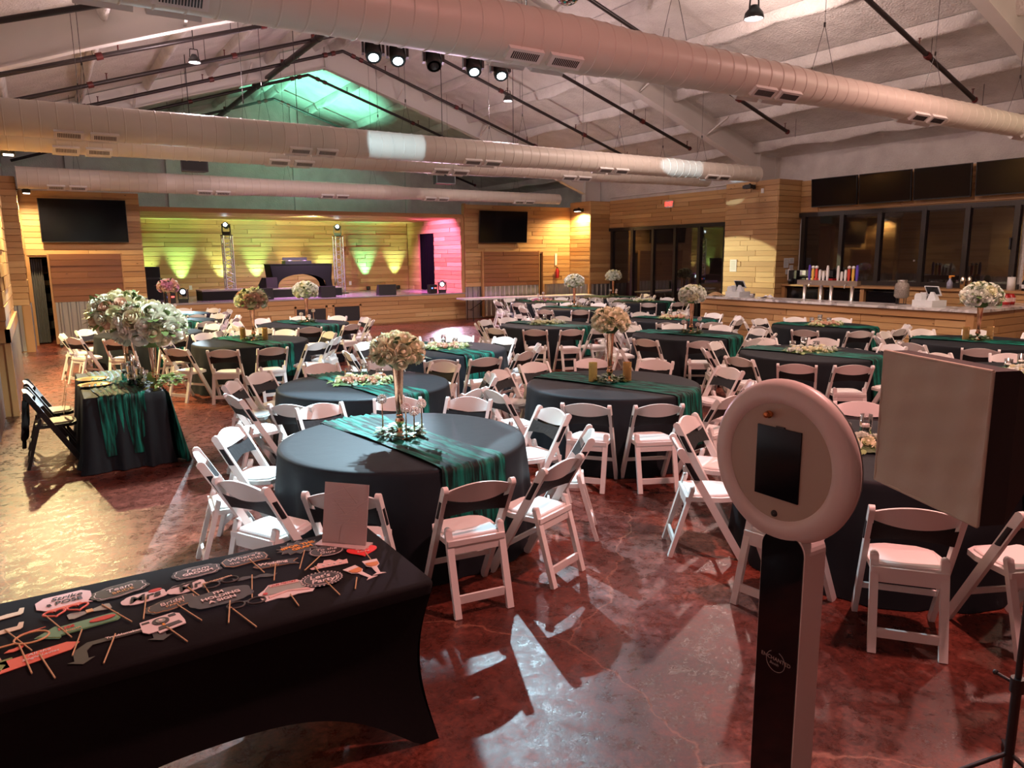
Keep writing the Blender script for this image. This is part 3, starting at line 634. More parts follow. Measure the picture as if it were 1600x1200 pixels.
# DJ table
t = thing('dj_table', 'DJ table in black stretch cover with arched front', 'table', (7.2, 24.2, SZ+.28))
def stretch_side(w, h, arch, n=20):   # front outline of a stretch cover: legs at the ends, arch between
    P = [(-w/2-.06, h), (w/2+.06, h)]
    P += [(w/2+.01, h*.62), (w/2-.02, h*.3), (w/2+.05, 0), (w/2-.10, 0)]
    P += [((w/2-.16)*math.cos(PI*i/n), arch*math.sin(PI*i/n)**.8 if 0 < i < n else 0) for i in range(n+1)]
    P += [(-w/2+.10, 0), (-w/2-.05, 0), (-w/2+.02, h*.3), (-w/2-.01, h*.62)]
    return P
RX90 = Matrix.Rotation(PI/2, 4, 'X')
for y in (-.36, .36): obj('cover_panel', MB().prism(stretch_side(1.9, .74, .42), -.012, .012, Matrix.Translation((0, y, 0)) @ RX90), 'spandex', t)
obj('cover_top', MB().box((0, 0, .735), (2.04, .76, .02)), 'spandex', t)
for s in (-1, 1): obj('cover_end', MB().add([(s*1.01, -.37, .73), (s*1.01, .37, .73), (s*.96, .37, .25), (s*.96, -.37, .25), (s*1.0, -.36, 0), (s*1.0, .36, 0)], [(0,1,2,3), (3,2,5,4)]), 'spandex', t)
t = thing('dj_controller', 'black DJ deck on top of the arched table', 'dj deck', (7.12, 24.1, SZ+.28+.745))
obj('case', MB().box((0, 0, .05), (.85, .4, .10)), 'black', t); obj('lid', MB().box((0, .2, .16), (.8, .02, .10)), 'black', t); obj('jog_wheel', MB().lathe([(.001, .12), (.1, .12), (.11, .1)], 16, (-.25, 0, 0)), 'metal', t); obj('jog_wheel', MB().lathe([(.001, .12), (.1, .12), (.11, .1)], 16, (.25, 0, 0)), 'metal', t)
def wedge(loc, rz, lb, w=.46, h=.30):
    t = thing('monitor_wedge', lb, 'speaker', loc, rz, 'black stage monitor wedges')
    M = Matrix.Rotation(PI/2, 4, 'Z') @ Matrix.Rotation(PI/2, 4, 'X')
    obj('cabinet', MB().prism([(-.18, 0), (.18, 0), (.18, .12), (.02, h), (-.16, h)], -w/2, w/2, M), 'black', t)
    a = math.atan2(h-.12, .16)
    obj('grille', MB().box((0, .105, (h+.12)/2+.005), (w-.06, .22, .006), Matrix.Rotation(-a, 3, 'X')), 'speaker_grille', t)
for loc, rz, lb in (((6.05, 23.65, SZ+.28), .5, 'wedge monitor on the riser left of the DJ table'), ((5.55, 22.5, SZ), .15, 'wedge monitor at the stage front in front of the DJ riser, left'), ((7.55, 22.55, SZ), 0, 'wedge monitor at the stage front, right of the DJ table'), ((9.5, 22.45, SZ), -.1, 'wedge monitor alone at the right stage front')):
    wedge(loc, rz, lb, .58 if loc[0] > 9 or loc[0] < 5.8 else .46, .34)
t = thing('stage_speaker', 'black speaker box at the left end of the stage', 'speaker', (2.85, 24.4, SZ)); obj('cabinet', MB().box((0, 0, .33), (.5, .45, .66)), 'black', t); obj('grille', MB().box((0, -.23, .33), (.44, .01, .6)), 'speaker_grille', t)
t = thing('stage_speaker', 'upper black speaker stacked at the left end of the stage', 'speaker', (2.85, 24.4, SZ+.66)); obj('cabinet', MB().box((0, 0, .17), (.42, .4, .34)), 'black', t); obj('grille', MB().box((0, -.205, .17), (.36, .01, .28)), 'speaker_grille', t)
moving_head((3.40, 22.6, SZ+.205*1.5), 'lit moving-head spotlight standing at the left stage front', True, 0, math.radians(-10), 1.5, True)
moving_head((11.55, 22.45, SZ+.205*1.5), 'lit moving-head spotlight standing at the right stage front', True, 5, math.radians(-28), 1.5, True)
for x, y, lb in ((3.04, 22.5, 'small effect box with blue and red lights at the left stage front'), (11.12, 22.35, 'small black effect box at the right stage front')):
    t = thing('effect_box', lb, 'stage light', (x, y, SZ)); obj('housing', MB().box((0, 0, .15), (.26, .24, .28)), 'black', t)
    obj('indicator', MB().box((-.06, -.122, .18), (.05, .006, .04)), 'led_blue', t); obj('indicator', MB().box((.06, -.122, .18), (.08, .006, .04)), 'led_red', t)
for x in (4.2, 9.7): tag(obj('outlet_plate', MB().box((x, SY-.04, SZ+.28), (.09, .012, .14)).box((x, SY-.048, SZ+.31), (.035, .01, .035)).box((x, SY-.048, SZ+.25), (.035, .01, .035)), 'sign_white'), 'white outlet low on the stage back wall, %s' % ('left' if x < 6 else 'right'), 'outlet')
UPL = [(2.95, (.50, 1, .40), 60, 'far left'), (3.95, (.34, 1, .40), 80, 'second from left'), (5.2, (.62, 1, .45), 60, 'behind the left truss'), (6.35, (.34, 1, .42), 80, 'left of the DJ table'), (7.5, (.9, .9, .45), 40, 'behind the DJ table'), (8.75, (.60, 1, .45), 55, 'behind the right truss'), (10.3, (.16, 1, .62), 90, 'second from right'), (11.5, (.58, 1, .45), 70, 'rightmost')]
for x, c, W, lb in UPL:
    t = thing('uplight', 'small black uplight at the foot of the stage back wall, %s' % lb, 'stage light', (x, SY-.30, SZ), 0, 'uplights along the stage back wall')
    obj('housing', MB().lathe([(.001, .02), (.07, .02), (.075, .06), (.075, .15), (.068, .15), (.06, .135)], 14), 'black', t); obj('lens', MB().lathe([(.001, .136), (.06, .136)], 14), mat('uplens_%02d' % int(x*10), c, .3, emit=c, es=4).name, t)
    lamp('SPOT', 'lamp_light', (x, SY-.30, SZ+.17), W*7.5, c, (x, SY-.02, SZ+2.2), .03, 52, .9, parent=t)
# folding plastic table on the floor in front of the right wall
t = thing('folding_table', 'long white plastic folding table before the right back wall', 'table', (14.1, 21.05, 0), math.radians(-9))
obj('tabletop', MB().box((0, 0, .725), (4.9, .76, .045)), 'plastic_white', t)
for s in (-1, 1):
    for q in (-1, 1): obj('leg', MB().tube([(s*2.1, q*.28, .70), (s*2.1, q*.28, 0)], .014, 6), 'pipe', t)
    obj('leg_brace', MB().tube([(s*2.1, 0, .35), (s*1.55, 0, .70)], .011, 6).tube([(s*2.1, -.28, .35), (s*2.1, .28, .35)], .011, 6), 'pipe', t)

# ================================================================== BAR
BX, BY0, BY1, BZ = 14.22, 6.66, 13.25, 1.07
bar = thing('bar_counter', 'wooden bar with pale marble counter along the right wall', 'bar', (0, 0, 0))
obj('bar_body', MB().box2((BX+.03, BY0+.03, 0), (BX+.5, BY1, BZ-.05)).box2((BX+.03, BY0+.03, 0), (XR-.7, BY0+.35, BZ-.05)), 'wood_plain', bar)
boards(bar, 'y', BX+.03, BY0+.03, BY1, .02, BZ-.06, mx=2.6); boards(bar, 'x', BY0+.03, BX, XR-.7, .02, BZ-.06, mx=2.6)
obj('trim_board', MB().box2((BX-.02, BY0+.0, .02), (BX+.04, BY0+.14, BZ-.06)), 'wood_plain', bar); obj('trim_board', MB().box2((BX-.025, BY0+.14, BZ-.19), (BX+.02, BY1, BZ-.06)), 'wood_plain', bar)
obj('countertop', MB().prism([(BX-.06, BY1+.04), (BX-.06, BY0-.06), (XR-.7, BY0-.06), (XR-.7, BY0+.62), (BX+.75, BY0+.62), (BX+.75, BY1+.04)], BZ-.05, BZ), 'marble', bar)
obj('end_panel', MB().box2((BX+.03, BY1, 0), (BX+.5, BY1+.03, BZ-.05)), 'wood_plain', bar)
bc = thing('back_counter', 'low wooden back counter with dark cooler bays under the bar windows', 'counter', (0, 0, 0))
obj('counter_top', MB().box2((16.85, 6.7, 1.26), (XR-.06, 12.85, 1.31)), 'wood_plain', bc); obj('counter_back', MB().box2((17.3, 6.8, 0), (XR-.08, 12.85, 1.26)), 'frame_dark', bc)
for y in (12.82, 11.7, 10.55, 9.55, 6.82): obj('upright', MB().box2((16.9, y-.05, 0), (17.3, y+.05, 1.26)), 'wood_plain', bc)
for y0, y1 in ((11.75, 12.77), (10.6, 11.65), (9.6, 10.5)): obj('cooler_door', MB().box2((17.0, y0, .05), (17.05, y1, 1.2)), 'black_gloss', bc)
fp = obj('front_panel', MB().box2((16.93, 6.85, 0), (17.2, 9.5, 1.26)), 'wood_plain', bc); boards(bc, 'y', 16.93, 6.87, 9.5, .02, 1.26)
def pos(loc, rz, label, s=1):
    t = thing('register', label, 'cash register', loc, rz, 'white tablet registers on the bar'); t.scale = (s,)*3
    obj('cash_drawer', MB().box((0, 0, .06), (.44, .40, .12)), 'pos_white', t)
    obj('stand', MB().prism([(-.1, 0), (.1, 0), (.03, .16), (-.03, .16)], -.05, .05, Matrix.Translation((-.08, 0, .12)) @ RX90), 'pos_white', t)
    sc_ = obj('tablet', MB().box((-.08, .02, .30), (.30, .02, .21), Matrix.Rotation(math.radians(-32), 3, 'X')), 'pos_white', t)
    obj('tablet_screen', MB().box((-.08, .035, .309), (.26, .006, .17), Matrix.Rotation(math.radians(-32), 3, 'X')), 'screen', sc_)
    obj('card_reader', MB().box((.14, -.06, .20), (.13, .17, .05), Matrix.Rotation(.5, 3, 'X')), 'pos_white', t); obj('reader_screen', MB().box((.14, -.075, .232), (.09, .09, .008), Matrix.Rotation(.5, 3, 'X')), 'screen', t)
    obj('receipt_printer', MB().prism([(-.08, 0), (.08, 0), (.08, .08), (.05, .13), (-.05, .13), (-.08, .08)], -.07, .07, Matrix.Translation((.12, .1, .12)) @ RX90), 'pos_white', t)
pos((14.72, 12.5, BZ), math.radians(90), 'white tablet register at the far end of the bar'); pos((14.70, 7.75, BZ), math.radians(80), 'white tablet register near the bar corner by the jar')
t = thing('beer_tap_tower', 'brushed steel beer tower on four columns on the bar', 'beer tap', (14.9, 10.05, BZ))
for y in (.66, .24, -.02, -.52): obj('column', MB().lathe([(.05, 0), (.05, .012), (.04, .02), (.04, .33)], 14, (0, y, 0)), 'metal', t)
obj('manifold', MB().box((0, .08, .385), (.14, 1.5, .11)), 'metal', t)
for i, (y, h, mt) in enumerate(((.56, .34, 'tap_purple'), (.47, .31, 'tap_yellow'), (.38, .31, 'tap_red'), (.29, .24, 'sign_white'), (.20, .20, 'sign_white'), (.10, .33, 'sign_white'), (-.16, .33, 'sign_white'), (-.25, .20, 'sign_white'), (-.34, .24, 'sign_white'), (-.42, .31, 'tap_red'), (-.52, .31, 'tap_yellow'), (-.61, .34, 'tap_purple'))):
    hdl = obj('tap_handle', MB().prism([(-.016, .0), (.016, 0), (.028, h*.35), (.026, h*.8), (.014, h), (-.014, h), (-.026, h*.8), (-.028, h*.35)], -.015, .015, Matrix.Translation((0, y, .44)) @ Matrix.Rotation(PI/2, 4, 'Z') @ RX90), mt, t)
    if h == .31: obj('handle_badge', MB().lathe([(.001, .02), (.034, .02), (.034, -.02), (.001, -.02)], 12, (-.0, y, .44+h-.02), Matrix.Rotation(PI/2, 4, 'Y')), 'sign_white', hdl)
obj('faucet', MB().tube([(-.07, .47, .38), (-.13, .47, .36), (-.14, .47, .28)], .012, 6).tube([(-.07, -.42, .38), (-.13, -.42, .36), (-.14, -.42, .28)], .012, 6), 'metal', t)
t = thing('beverage_jar', 'large glass jar of patterned beads on a stand on the bar', 'jar', (14.85, 8.4, BZ))
obj('stand', MB().tube([(.11*math.cos(a), .11*math.sin(a), 0) for a in [2*PI*k/16 for k in range(17)]], .008, 5).tube([(.1, 0, 0), (.1, 0, .12)], .008, 5).tube([(-.1, 0, 0), (-.1, 0, .12)], .008, 5).tube([(0, .1, 0), (0, .1, .12)], .008, 5).tube([(0, -.1, 0), (0, -.1, .12)], .008, 5), 'pipe', t)
obj('jar_body', MB().lathe([(.10, .12), (.14, .16), (.14, .36), (.12, .42), (.09, .44), (.09, .47)], 20), 'gravel', t); obj('lid', MB().lathe([(.001, .50), (.095, .49), (.095, .465)], 20), 'metal', t)
tag(obj('steel_cup', MB().lathe([(.001, .004), (.055, .004), (.07, .09), (.065, .09), (.05, .01)], 16), 'metal', None, (14.6, 11.95, BZ)), 'small steel cup on the bar beside the far register', 'cup')
m = MB(); m.grid(lambda u, v: (-.1+.2*u, -.2+.4*v, .008+.05*math.exp(-((v-.35)/.15)**2)*(1+.4*math.sin(9*u))+.008*math.sin(14*v+5*u)), 16, 20)
tag(obj('bar_towel', m, 'plastic_white', None, (14.6, 11.55, BZ)), 'crumpled white towel on the bar', 'towel')
m = MB(); m.grid(lambda u, v: (-.16+.32*u, -.2+.4*v, .01+.08*math.sin(PI*u)*math.sin(PI*v)+.012*math.sin(17*u+9*v)), 16, 20)
tag(obj('burlap_cloth', m, 'napkin', None, (14.5, 13.02, BZ)), 'crumpled brown cloth at the far end of the bar', 'cloth')
tag(obj('glass_bowl', MB().lathe([(.001, .004), (.05, .006), (.10, .06), (.09, .065), (.04, .02)], 18), 'glass', None, (15.5, 7.05, BZ)), 'small glass bowl on the bar corner', 'bowl')
BCZ = 1.31
t = thing('spray_bottle', 'spray bottle with orange trigger on the back counter', 'bottle', (17.0, 8.55, BCZ)); obj('bottle', MB().lathe([(.001, 0), (.06, 0), (.062, .13), (.025, .2), (.022, .23)], 14), 'bottle_blue', t); obj('trigger', MB().box((0, 0, .26), (.03, .05, .06)).box((-.01, -.05, .28), (.03, .09, .03)), 'orange', t)
for y, x, lb in ((8.28, 17.0, 'left steel cocktail shaker on the back counter'), (8.20, 17.12, 'right steel cocktail shaker on the back counter')):
    t = thing('cocktail_shaker', lb, 'shaker', (x, y, BCZ)); obj('cup', MB().lathe([(.001, 0), (.045, 0), (.058, .18)], 14), 'silver', t); obj('cap', MB().lathe([(.058, .18), (.05, .24), (.025, .28), (.001, .285)], 14), 'silver', t)
t = thing('paper_towel_roll', 'white paper towel roll on the back counter at right', 'paper towel', (17.0, 7.32, BCZ)); obj('roll', MB().lathe([(.02, 0), (.075, 0), (.075, .28), (.02, .28)], 18), 'sign_white', t); obj('holder', MB().lathe([(.001, .3), (.014, .3), (.014, 0)], 8), 'metal', t)
t = thing('soap_bottle', 'clear bottle of green liquid at the right end of the bar', 'bottle', (15.75, 6.95, BZ)); obj('bottle', MB().lathe([(.001, 0), (.045, 0), (.047, .15), (.018, .22), (.018, .26)], 14), 'green_liquid', t); obj('pump', MB().lathe([(.02, .25), (.02, .28), (.005, .28), (.005, .32)], 8), 'sign_white', t)
for x, c, lb in ((16.1, 'ext_red', 'left red drink can holder at the right end of the bar'), (16.3, 'ext_red', 'right red drink can holder at the right end of the bar')):
    t = thing('drink_caddy', lb, 'caddy', (x, 7.0, BZ)); obj('body', MB().lathe([(.001, 0), (.07, 0), (.085, .05), (.085, .15), (.06, .19), (.06, .21)], 16), c, t); obj('label_band', MB().lathe([(.087, .06), (.087, .14)], 16), 'card_pink', t)
for k in range(7):
    t = thing('liquor_bottle', ['dark bottle nearest the paper towel on the back counter', 'second dark bottle on the back counter', 'third dark bottle on the back counter', 'fourth dark bottle on the back counter', 'fifth dark bottle on the back counter', 'sixth dark bottle on the back counter', 'last dark bottle at the back counter end'][k], 'bottle', (17.05+.12*(k % 2), 7.1-.1*k, BCZ if k > 3 else BCZ), 0, 'bottles at the right end of the back counter')
    obj('bottle', MB().lathe([(.001, 0), (.04, 0), (.04, .17), (.015, .23), (.015, .29)], 10), ('black_gloss', 'frame_dark', 'green_liquid')[k % 3], t); obj('label_band', MB().lathe([(.0415, .05), (.0415, .13)], 10), 'paper', t)
t = thing('coffee_maker', 'black coffee machine at the column end of the back counter', 'coffee maker', (17.05, 12.55, BCZ)); obj('body', MB().box((0, 0, .18), (.3, .24, .36)), 'black', t); obj('carafe', MB().lathe([(.001, 0), (.07, 0), (.08, .08), (.05, .14)], 14, (-.2, 0, .01)), 'black_gloss', t); obj('water_tank', MB().box((-.02, .16, .24), (.14, .08, .3)), 'sign_white', t)
t = thing('bag_rack', 'rack of dark bags and red boxes behind the beer taps', 'rack', (17.1, 11.9, BCZ)); obj('rack_frame', MB().box((0, 0, .02), (.3, 1.0, .03)).box((0, 0, .22), (.3, 1.0, .03)).box((.1, .5, .16), (.03, .03, .3)).box((.1, -.5, .16), (.03, .03, .3)), 'frame_dark', t)
for j in range(5): obj('package', MB().box((-.02, -.4+.2*j, .10+.0*j), (.2, .17, .13)), ('ext_red', 'black', 'ext_red', 'tan', 'black')[j], t); obj('package', MB().box((-.02, -.4+.2*j, .30), (.2, .17, .12)), ('black', 'tan', 'frame_dark', 'black', 'paper')[j], t)
t = thing('plate_stack', 'stack of white plates under the beer tower', 'plates', (15.6, 10.5, .78)); obj('plates', MB().lathe([(.001, 0), (.08, 0), (.14, .02), (.14, .06), (.08, .05), (.001, .05)], 20), 'sign_white', t)
tag(obj('bar_sink_counter', MB().box2((15.25, 7.4, 0), (15.85, 12.8, .78)).box2((15.22, 7.38, .74), (15.88, 12.82, .78)), 'metal'), 'low steel work counter behind the bar', 'counter')

# ================================================================== FURNITURE PROTOTYPES
def proto_parts(): pass
def make_chair(label, frame='white', rail='white', padm='pad', loose=False):
    t = thing('folding_chair', label, 'chair', (0, 0, 0), 0, 'white folding chairs around the round tables')
    ptop = lambda z: .235-.455*z/.80            # y of the back post at height z
    rail_m = MB(); n = 14
    def rf(u, v):
        x = -.20+.40*u; s = 1-(2*u-1)**2; zc = .742; hh = .030+.035*s
        return (x, ptop(zc+(v-.5)*.08)-.03*s-.002, zc+.008*s+(v*2-1)*hh)
    def rb(u, v):
        p = rf(u, v); return (p[0], p[1]+.018, p[2])
    rail_m.grid(rb, n, 5); rail_m.grid(lambda u, v: rf(1-u, v), n, 5)
    for v in (0, 1): rail_m.grid(lambda u, w: tuple(a+(b-a)*w for a, b in zip((rf if v else rb)(u, v), (rb if v else rf)(u, v))), n, 2)
    obj('top_rail', rail_m, rail, t)
    for s in (-1, 1):
        p = MB(); a = Vector((s*.205, ptop(0), 0)); b = Vector((s*.215, ptop(.785), .785))
        p.beam(a, b, .030, .052, (0, 1, 0)); p.tube([b+Vector((-.015, 0, -.004)), b+Vector((.015, 0, -.004))], .027, 10)
        obj('back_post', p, frame, t)
        q = MB(); a = Vector((s*.170, -.262, 0)); b = Vector((s*.170, -.118, .50))
        q.beam(a, b, .042, .030, (0, 1, 0)); M_ = Matrix.Rotation(PI/2, 4, 'X'); q.lathe([(.0005, -.015), (.021, -.015), (.021, .015), (.0005, .015)], 14, b, M_)
        obj('rear_leg', q, frame, t)
    f = MB(); out = [(-.185, -.165), (.185, -.165), (.195, .08), (.17, .17), (.10, .205), (-.10, .205), (-.17, .17), (-.195, .08)]
    f.prism(out, .415, .448); obj('seat_frame', f, frame, t)
    pd = MB(); ins = [(x*.87, (y-.02)*.87+.02) for x, y in out]; m2 = [(x*.94, (y-.02)*.94+.02) for x, y in ins]; N = len(ins)
    pd.add([(x, y, .448) for x, y in ins]+[(x, y, .458) for x, y in ins]+[(x, y, .464) for x, y in m2], [(i, (i+1) % N, N+(i+1) % N, N+i) for i in range(N)]+[(N+i, N+(i+1) % N, 2*N+(i+1) % N, 2*N+i) for i in range(N)]+[tuple(range(2*N, 3*N))])
    obj('seat_pad', pd, padm, t)
    obj('rear_apron', MB().beam((-.15, -.150, .392), (.15, -.150, .392), .018, .062), frame, t)
    obj('stretcher', MB().beam((-.15, -.232, .105), (.15, -.232, .105), .018, .050), frame, t)
    obj('stretcher', MB().beam((-.195, ptop(.22), .22), (.195, ptop(.22), .22), .018, .032), frame, t)
    sm = MB(); ns = 40
    def sf_(u, v):
        a = 2*PI*u; cx = math.cos(a); sy_ = math.sin(a); x = .234*(abs(cx)**.25)*(1 if cx > 0 else -1); pinch = .55+.45*min(1, (abs(x)/.234)**2)
        z = .645+(v-.5)*.125*pinch
        return (x, ptop(z)+.034*(abs(sy_)**.6)*(1 if sy_ > 0 else -1)*(.55+.45*abs(x)/.234)-.01*(1-abs(x)/.234), z)
    sm.grid(sf_, ns, 4, True); obj('sash', sm, 'sash', t)
    return t
# round tablecloth: drop to the floor in soft folds
def cloth_mesh(R=.915, H=.762, seed=1, hem=.075):
    m = MB(); rnd = random.Random(seed); n = 128; ph = [rnd.uniform(0, 6.28) for _ in range(6)]
    def fold(a): return .5*math.sin(9*a+ph[0])+.35*math.sin(14*a+ph[1])+.3*math.sin(23*a+ph[2])
    prof = [(0, 0, 0), (.3, 0, 0), (.6, 0, 0), (.85, 0, 0), (R-.02, -.001, 0), (R, -.008, 0), (R+.008, -.022, 0), (R+.012, -.06, .10), (R+.018, -.15, .35), (R+.03, -.30, .65), (R+.045, -.5, .9), (R+.06, -.66, 1), (R+hem, -H+.006, 1.1)]
    V = []
    for r, z, k in prof:
        for i in range(n):
            a = 2*PI*i/n; rr = max(r, .0005)+.030*k*fold(a); V.append((rr*math.cos(a), rr*math.sin(a), H+z))
    m.add(V, [(j*n+i, j*n+(i+1) % n, (j+1)*n+(i+1) % n, (j+1)*n+i) for j in range(len(prof)-1) for i in range(n)], True)
    return m.mesh('tablecloth')
CLOTHS = [cloth_mesh(seed=k) for k in (1, 2, 3)]
for c in CLOTHS: c.materials.append(MATS['cloth_black'])
TOPM = MB().lathe([(.001, .745), (.90, .745), (.90, .715), (.001, .715)], 32).mesh('tabletop'); TOPM.materials.append(MATS['wood_plain'])
LEGM = MB().tube([(0, 0, 0), (0, 0, .715)], .016, 6).mesh('leg'); LEGM.materials.append(MATS['pipe'])
def runner_mesh(seed, half, drop, wdt=.50, R=.915, H=.764):
    m = MB(); rnd = random.Random(seed); nu, nv = 26, 84; L = half*2+drop[0]+drop[1]; p1, p2 = rnd.uniform(0, 6), rnd.uniform(0, 6)
    def fn(u, v):
        s = -half-drop[0]+L*v; x = (u-.5)*wdt*(1+.05*math.sin(7*v+p1)); lift = .010+.008*math.sin(u*52+3*math.sin(6*v+p2))+.003*math.sin(u*90+v*20)
        e = math.sqrt(max(R*R-x*x, .01))+.004
        if s < -e: d = -e-s; return (x*(1-.08*d), -e-.012-lift*.8-.05*min(1, d*2)*.9, H-min(d, H-.02)+.004)
        if s > e: d = s-e; return (x*(1-.08*d), e+.012+lift*.8+.05*min(1, d*2)*.9, H-min(d, H-.02)+.004)
        return (x, s, H+lift)
    m.grid(fn, nu, nv); me = m.mesh('table_runner'); me.materials.append(MATS['runner']); return me
RUN = [runner_mesh(1, .915, (.50, .12)), runner_mesh(2, .915, (.35, .10)), runner_mesh(3, .915, (.55, .55))]
# --- flowers
def petal_rose(seed, n1=5, n2=5):
    m = MB(); rnd = random.Random(seed)
    m.lathe([(.001, .62), (.10, .64), (.20, .56), (.30, .30), (.30, -.2), (.001, -.5)], 9)
    for ring, (cnt, r, top, fl) in enumerate(((3, .36, .72, .02), (n1, .58, .62, .07), (n2, .80, .42, .14), (n2+1, .98, .16, .20))):
        for k in range(cnt):
            a0 = 2*PI*k/cnt+ring*.7+rnd.uniform(-.12, .12); wid = 2*PI/cnt*1.25
            def pf(u, v, a0=a0, wid=wid, r=r, top=top, fl=fl, k=k):
                q = 2*u-1; a = a0+q*.5*wid*(.35+.65*math.sin(PI*min(1, .15+.6*v))); rr = r*math.sin(PI*(.08+.46*v))+fl*max(0, v-.7)*3.3*(1-.5*q*q)+.015*q; zz = -.62+(top+.62)*v-.16*q*q*v-fl*.5*max(0, v-.8)*3
                return (rr*math.cos(a), rr*math.sin(a), zz)
            m.grid(pf, 6, 6)
    return m.mesh('rose')
ROSE = [petal_rose(1), petal_rose(2, 4, 5)]
def rose_in(mname, k):
    key = 'rose_mesh_%s_%d' % (mname, k)
    if key in bpy.data.meshes: return bpy.data.meshes[key]
    me = ROSE[k].copy(); me.name = key; me.materials.clear(); me.materials.append(MATS[mname]); return me
def leaf(m, base, direction, L, wd, rnd, bend=.3):
    d = Vector(direction).normalized(); s = d.cross(Vector((0, 0, 1)));
    if s.length < .05: s = Vector((1, 0, 0))
    s.normalize(); u = s.cross(d); b = Vector(base)
    P = [b]+[b+d*L*t+u*(-bend*L*t*t)+sg*s*wd*wv for t, wv in ((.3, .42), (.6, .5), (.85, .3)) for sg in (-1, 1)]+[b+d*L-u*bend*L]
    m.add(P, [(0, 1, 2), (1, 3, 4, 2), (3, 5, 6, 4), (5, 7, 6)], True)
def bouquet(label, mats, n=38, R=(.175, .175, .125), rs=.056, seed=1, leafm='leaf', nleaf=30, dome=-.55, wispy=.10):
    t = thing('flower_bouquet', label, 'flowers', (0, 0, 0), 0, 'rose bouquets on tall vases'); rnd = random.Random(seed)
    core = MB().lathe([(.001, -.10), (.05, -.10), (R[0]*.7, -.03), (R[0]*.75, .03), (R[0]*.4, R[2]*.6), (.001, R[2]*.72)], 16); obj('moss_core', core, leafm, t)
    g = 2.399963
    for i in range(n):
        z = 1-(1-dome)*(i+.5)/n; r = math.sqrt(1-z*z); a = g*i+rnd.uniform(-.1, .1); d = Vector((r*math.cos(a), r*math.sin(a), z))
        p = Vector((d.x*R[0], d.y*R[1], d.z*R[2]+.02)); q = d.to_track_quat('Z', 'Y').to_euler(); s = rs*rnd.uniform(.82, 1.15)
        obj('rose', rose_in(rnd.choice(mats), i % 2), None, t, p, q, (s, s, s))
    lv = MB()
    for i in range(nleaf):
        a = rnd.uniform(0, 2*PI); z = rnd.uniform(-.5, .9); r = math.sqrt(1-z*z); d = Vector((r*math.cos(a), r*math.sin(a), z)); p = Vector((d.x*R[0]*.95, d.y*R[1]*.95, d.z*R[2]+.02))
        leaf(lv, p, d+Vector((rnd.uniform(-.6, .6), rnd.uniform(-.6, .6), rnd.uniform(-.3, .7))), rnd.uniform(.05, .05+wispy), rnd.uniform(.03, .05), rnd)
    obj('leaves', lv, leafm, t)
    return t
def tall_vase(label, h=.58):
    t = thing('tall_vase', label, 'vase', (0, 0, 0), 0, 'tall rose-gold trumpet vases')
    obj('trumpet', MB().lathe([(.020, .165), (.024, .20), (.034, .36), (.046, h-.01), (.050, h), (.046, h-.004), (.040, h-.03)], 20), 'rose_gold', t)
    obj('bulb', MB().lathe([(.022, .165), (.030, .155), (.022, .145), (.036, .12), (.036, .10), (.020, .08), (.014, .06)], 18), 'rose_gold', t)
    obj('foot', MB().lathe([(.014, .06), (.016, .03), (.030, .016), (.058, .010), (.060, .0)], 20), 'rose_gold', t)
    return t
def low_flowers(label, mats, seed):
    t = thing('flower_cluster', label, 'flowers', (0, 0, 0), 0, 'low flower clusters on the tables'); rnd = random.Random(seed); lv = MB()
    for i in range(17):
        a = 2.4*i; r = .014*math.sqrt(i)*2.6; p = Vector((r*1.15*math.cos(a), r*.8*math.sin(a), .055-.10*r*r/.02*.1+rnd.uniform(0, .02)-.22*r)); d = Vector((math.cos(a)*r*6, math.sin(a)*r*6, .8)); s = .030*rnd.uniform(.8, 1.2)
        obj('rose', rose_in(rnd.choice(mats), i % 2), None, t, p, d.to_track_quat('Z', 'Y').to_euler(), (s, s, s))
    for i in range(34):
        a = rnd.uniform(0, 2*PI); r = rnd.uniform(.05, .17); leaf(lv, (r*math.cos(a)*1.1, r*math.sin(a)*.8, rnd.uniform(.004, .05)), (math.cos(a), math.sin(a), rnd.uniform(-.1, .6)), rnd.uniform(.04, .07), .03, rnd)
    obj('leaves', lv, 'leaf_pale', t); obj('moss_base', MB().lathe([(.001, .035), (.10, .03), (.15, .002)], 14), 'leaf', t)
    return t
def candle_cyl(label, h, r=.042):
    t = thing('candle_cylinder', label, 'candle', (0, 0, 0), 0, 'glass cylinders with floating candles')
    obj('glass', MB().lathe([(.001, .006), (r-.003, .006), (r-.003, h), (r, h), (r, 0), (.001, 0)], 20), 'glass', t)
    obj('water', MB().lathe([(r-.004, .007), (r-.004, h*.52), (.001, h*.52)], 20), 'glass', t)
    obj('floating_candle', MB().lathe([(.001, h*.50), (r*.62, h*.50), (r*.82, h*.60), (r*.7, h*.63), (.001, h*.62)], 16), 'candle', t); obj('wick', MB().tube([(0, 0, h*.62), (0, 0, h*.68)], .0015, 4), 'black', t)
    return t
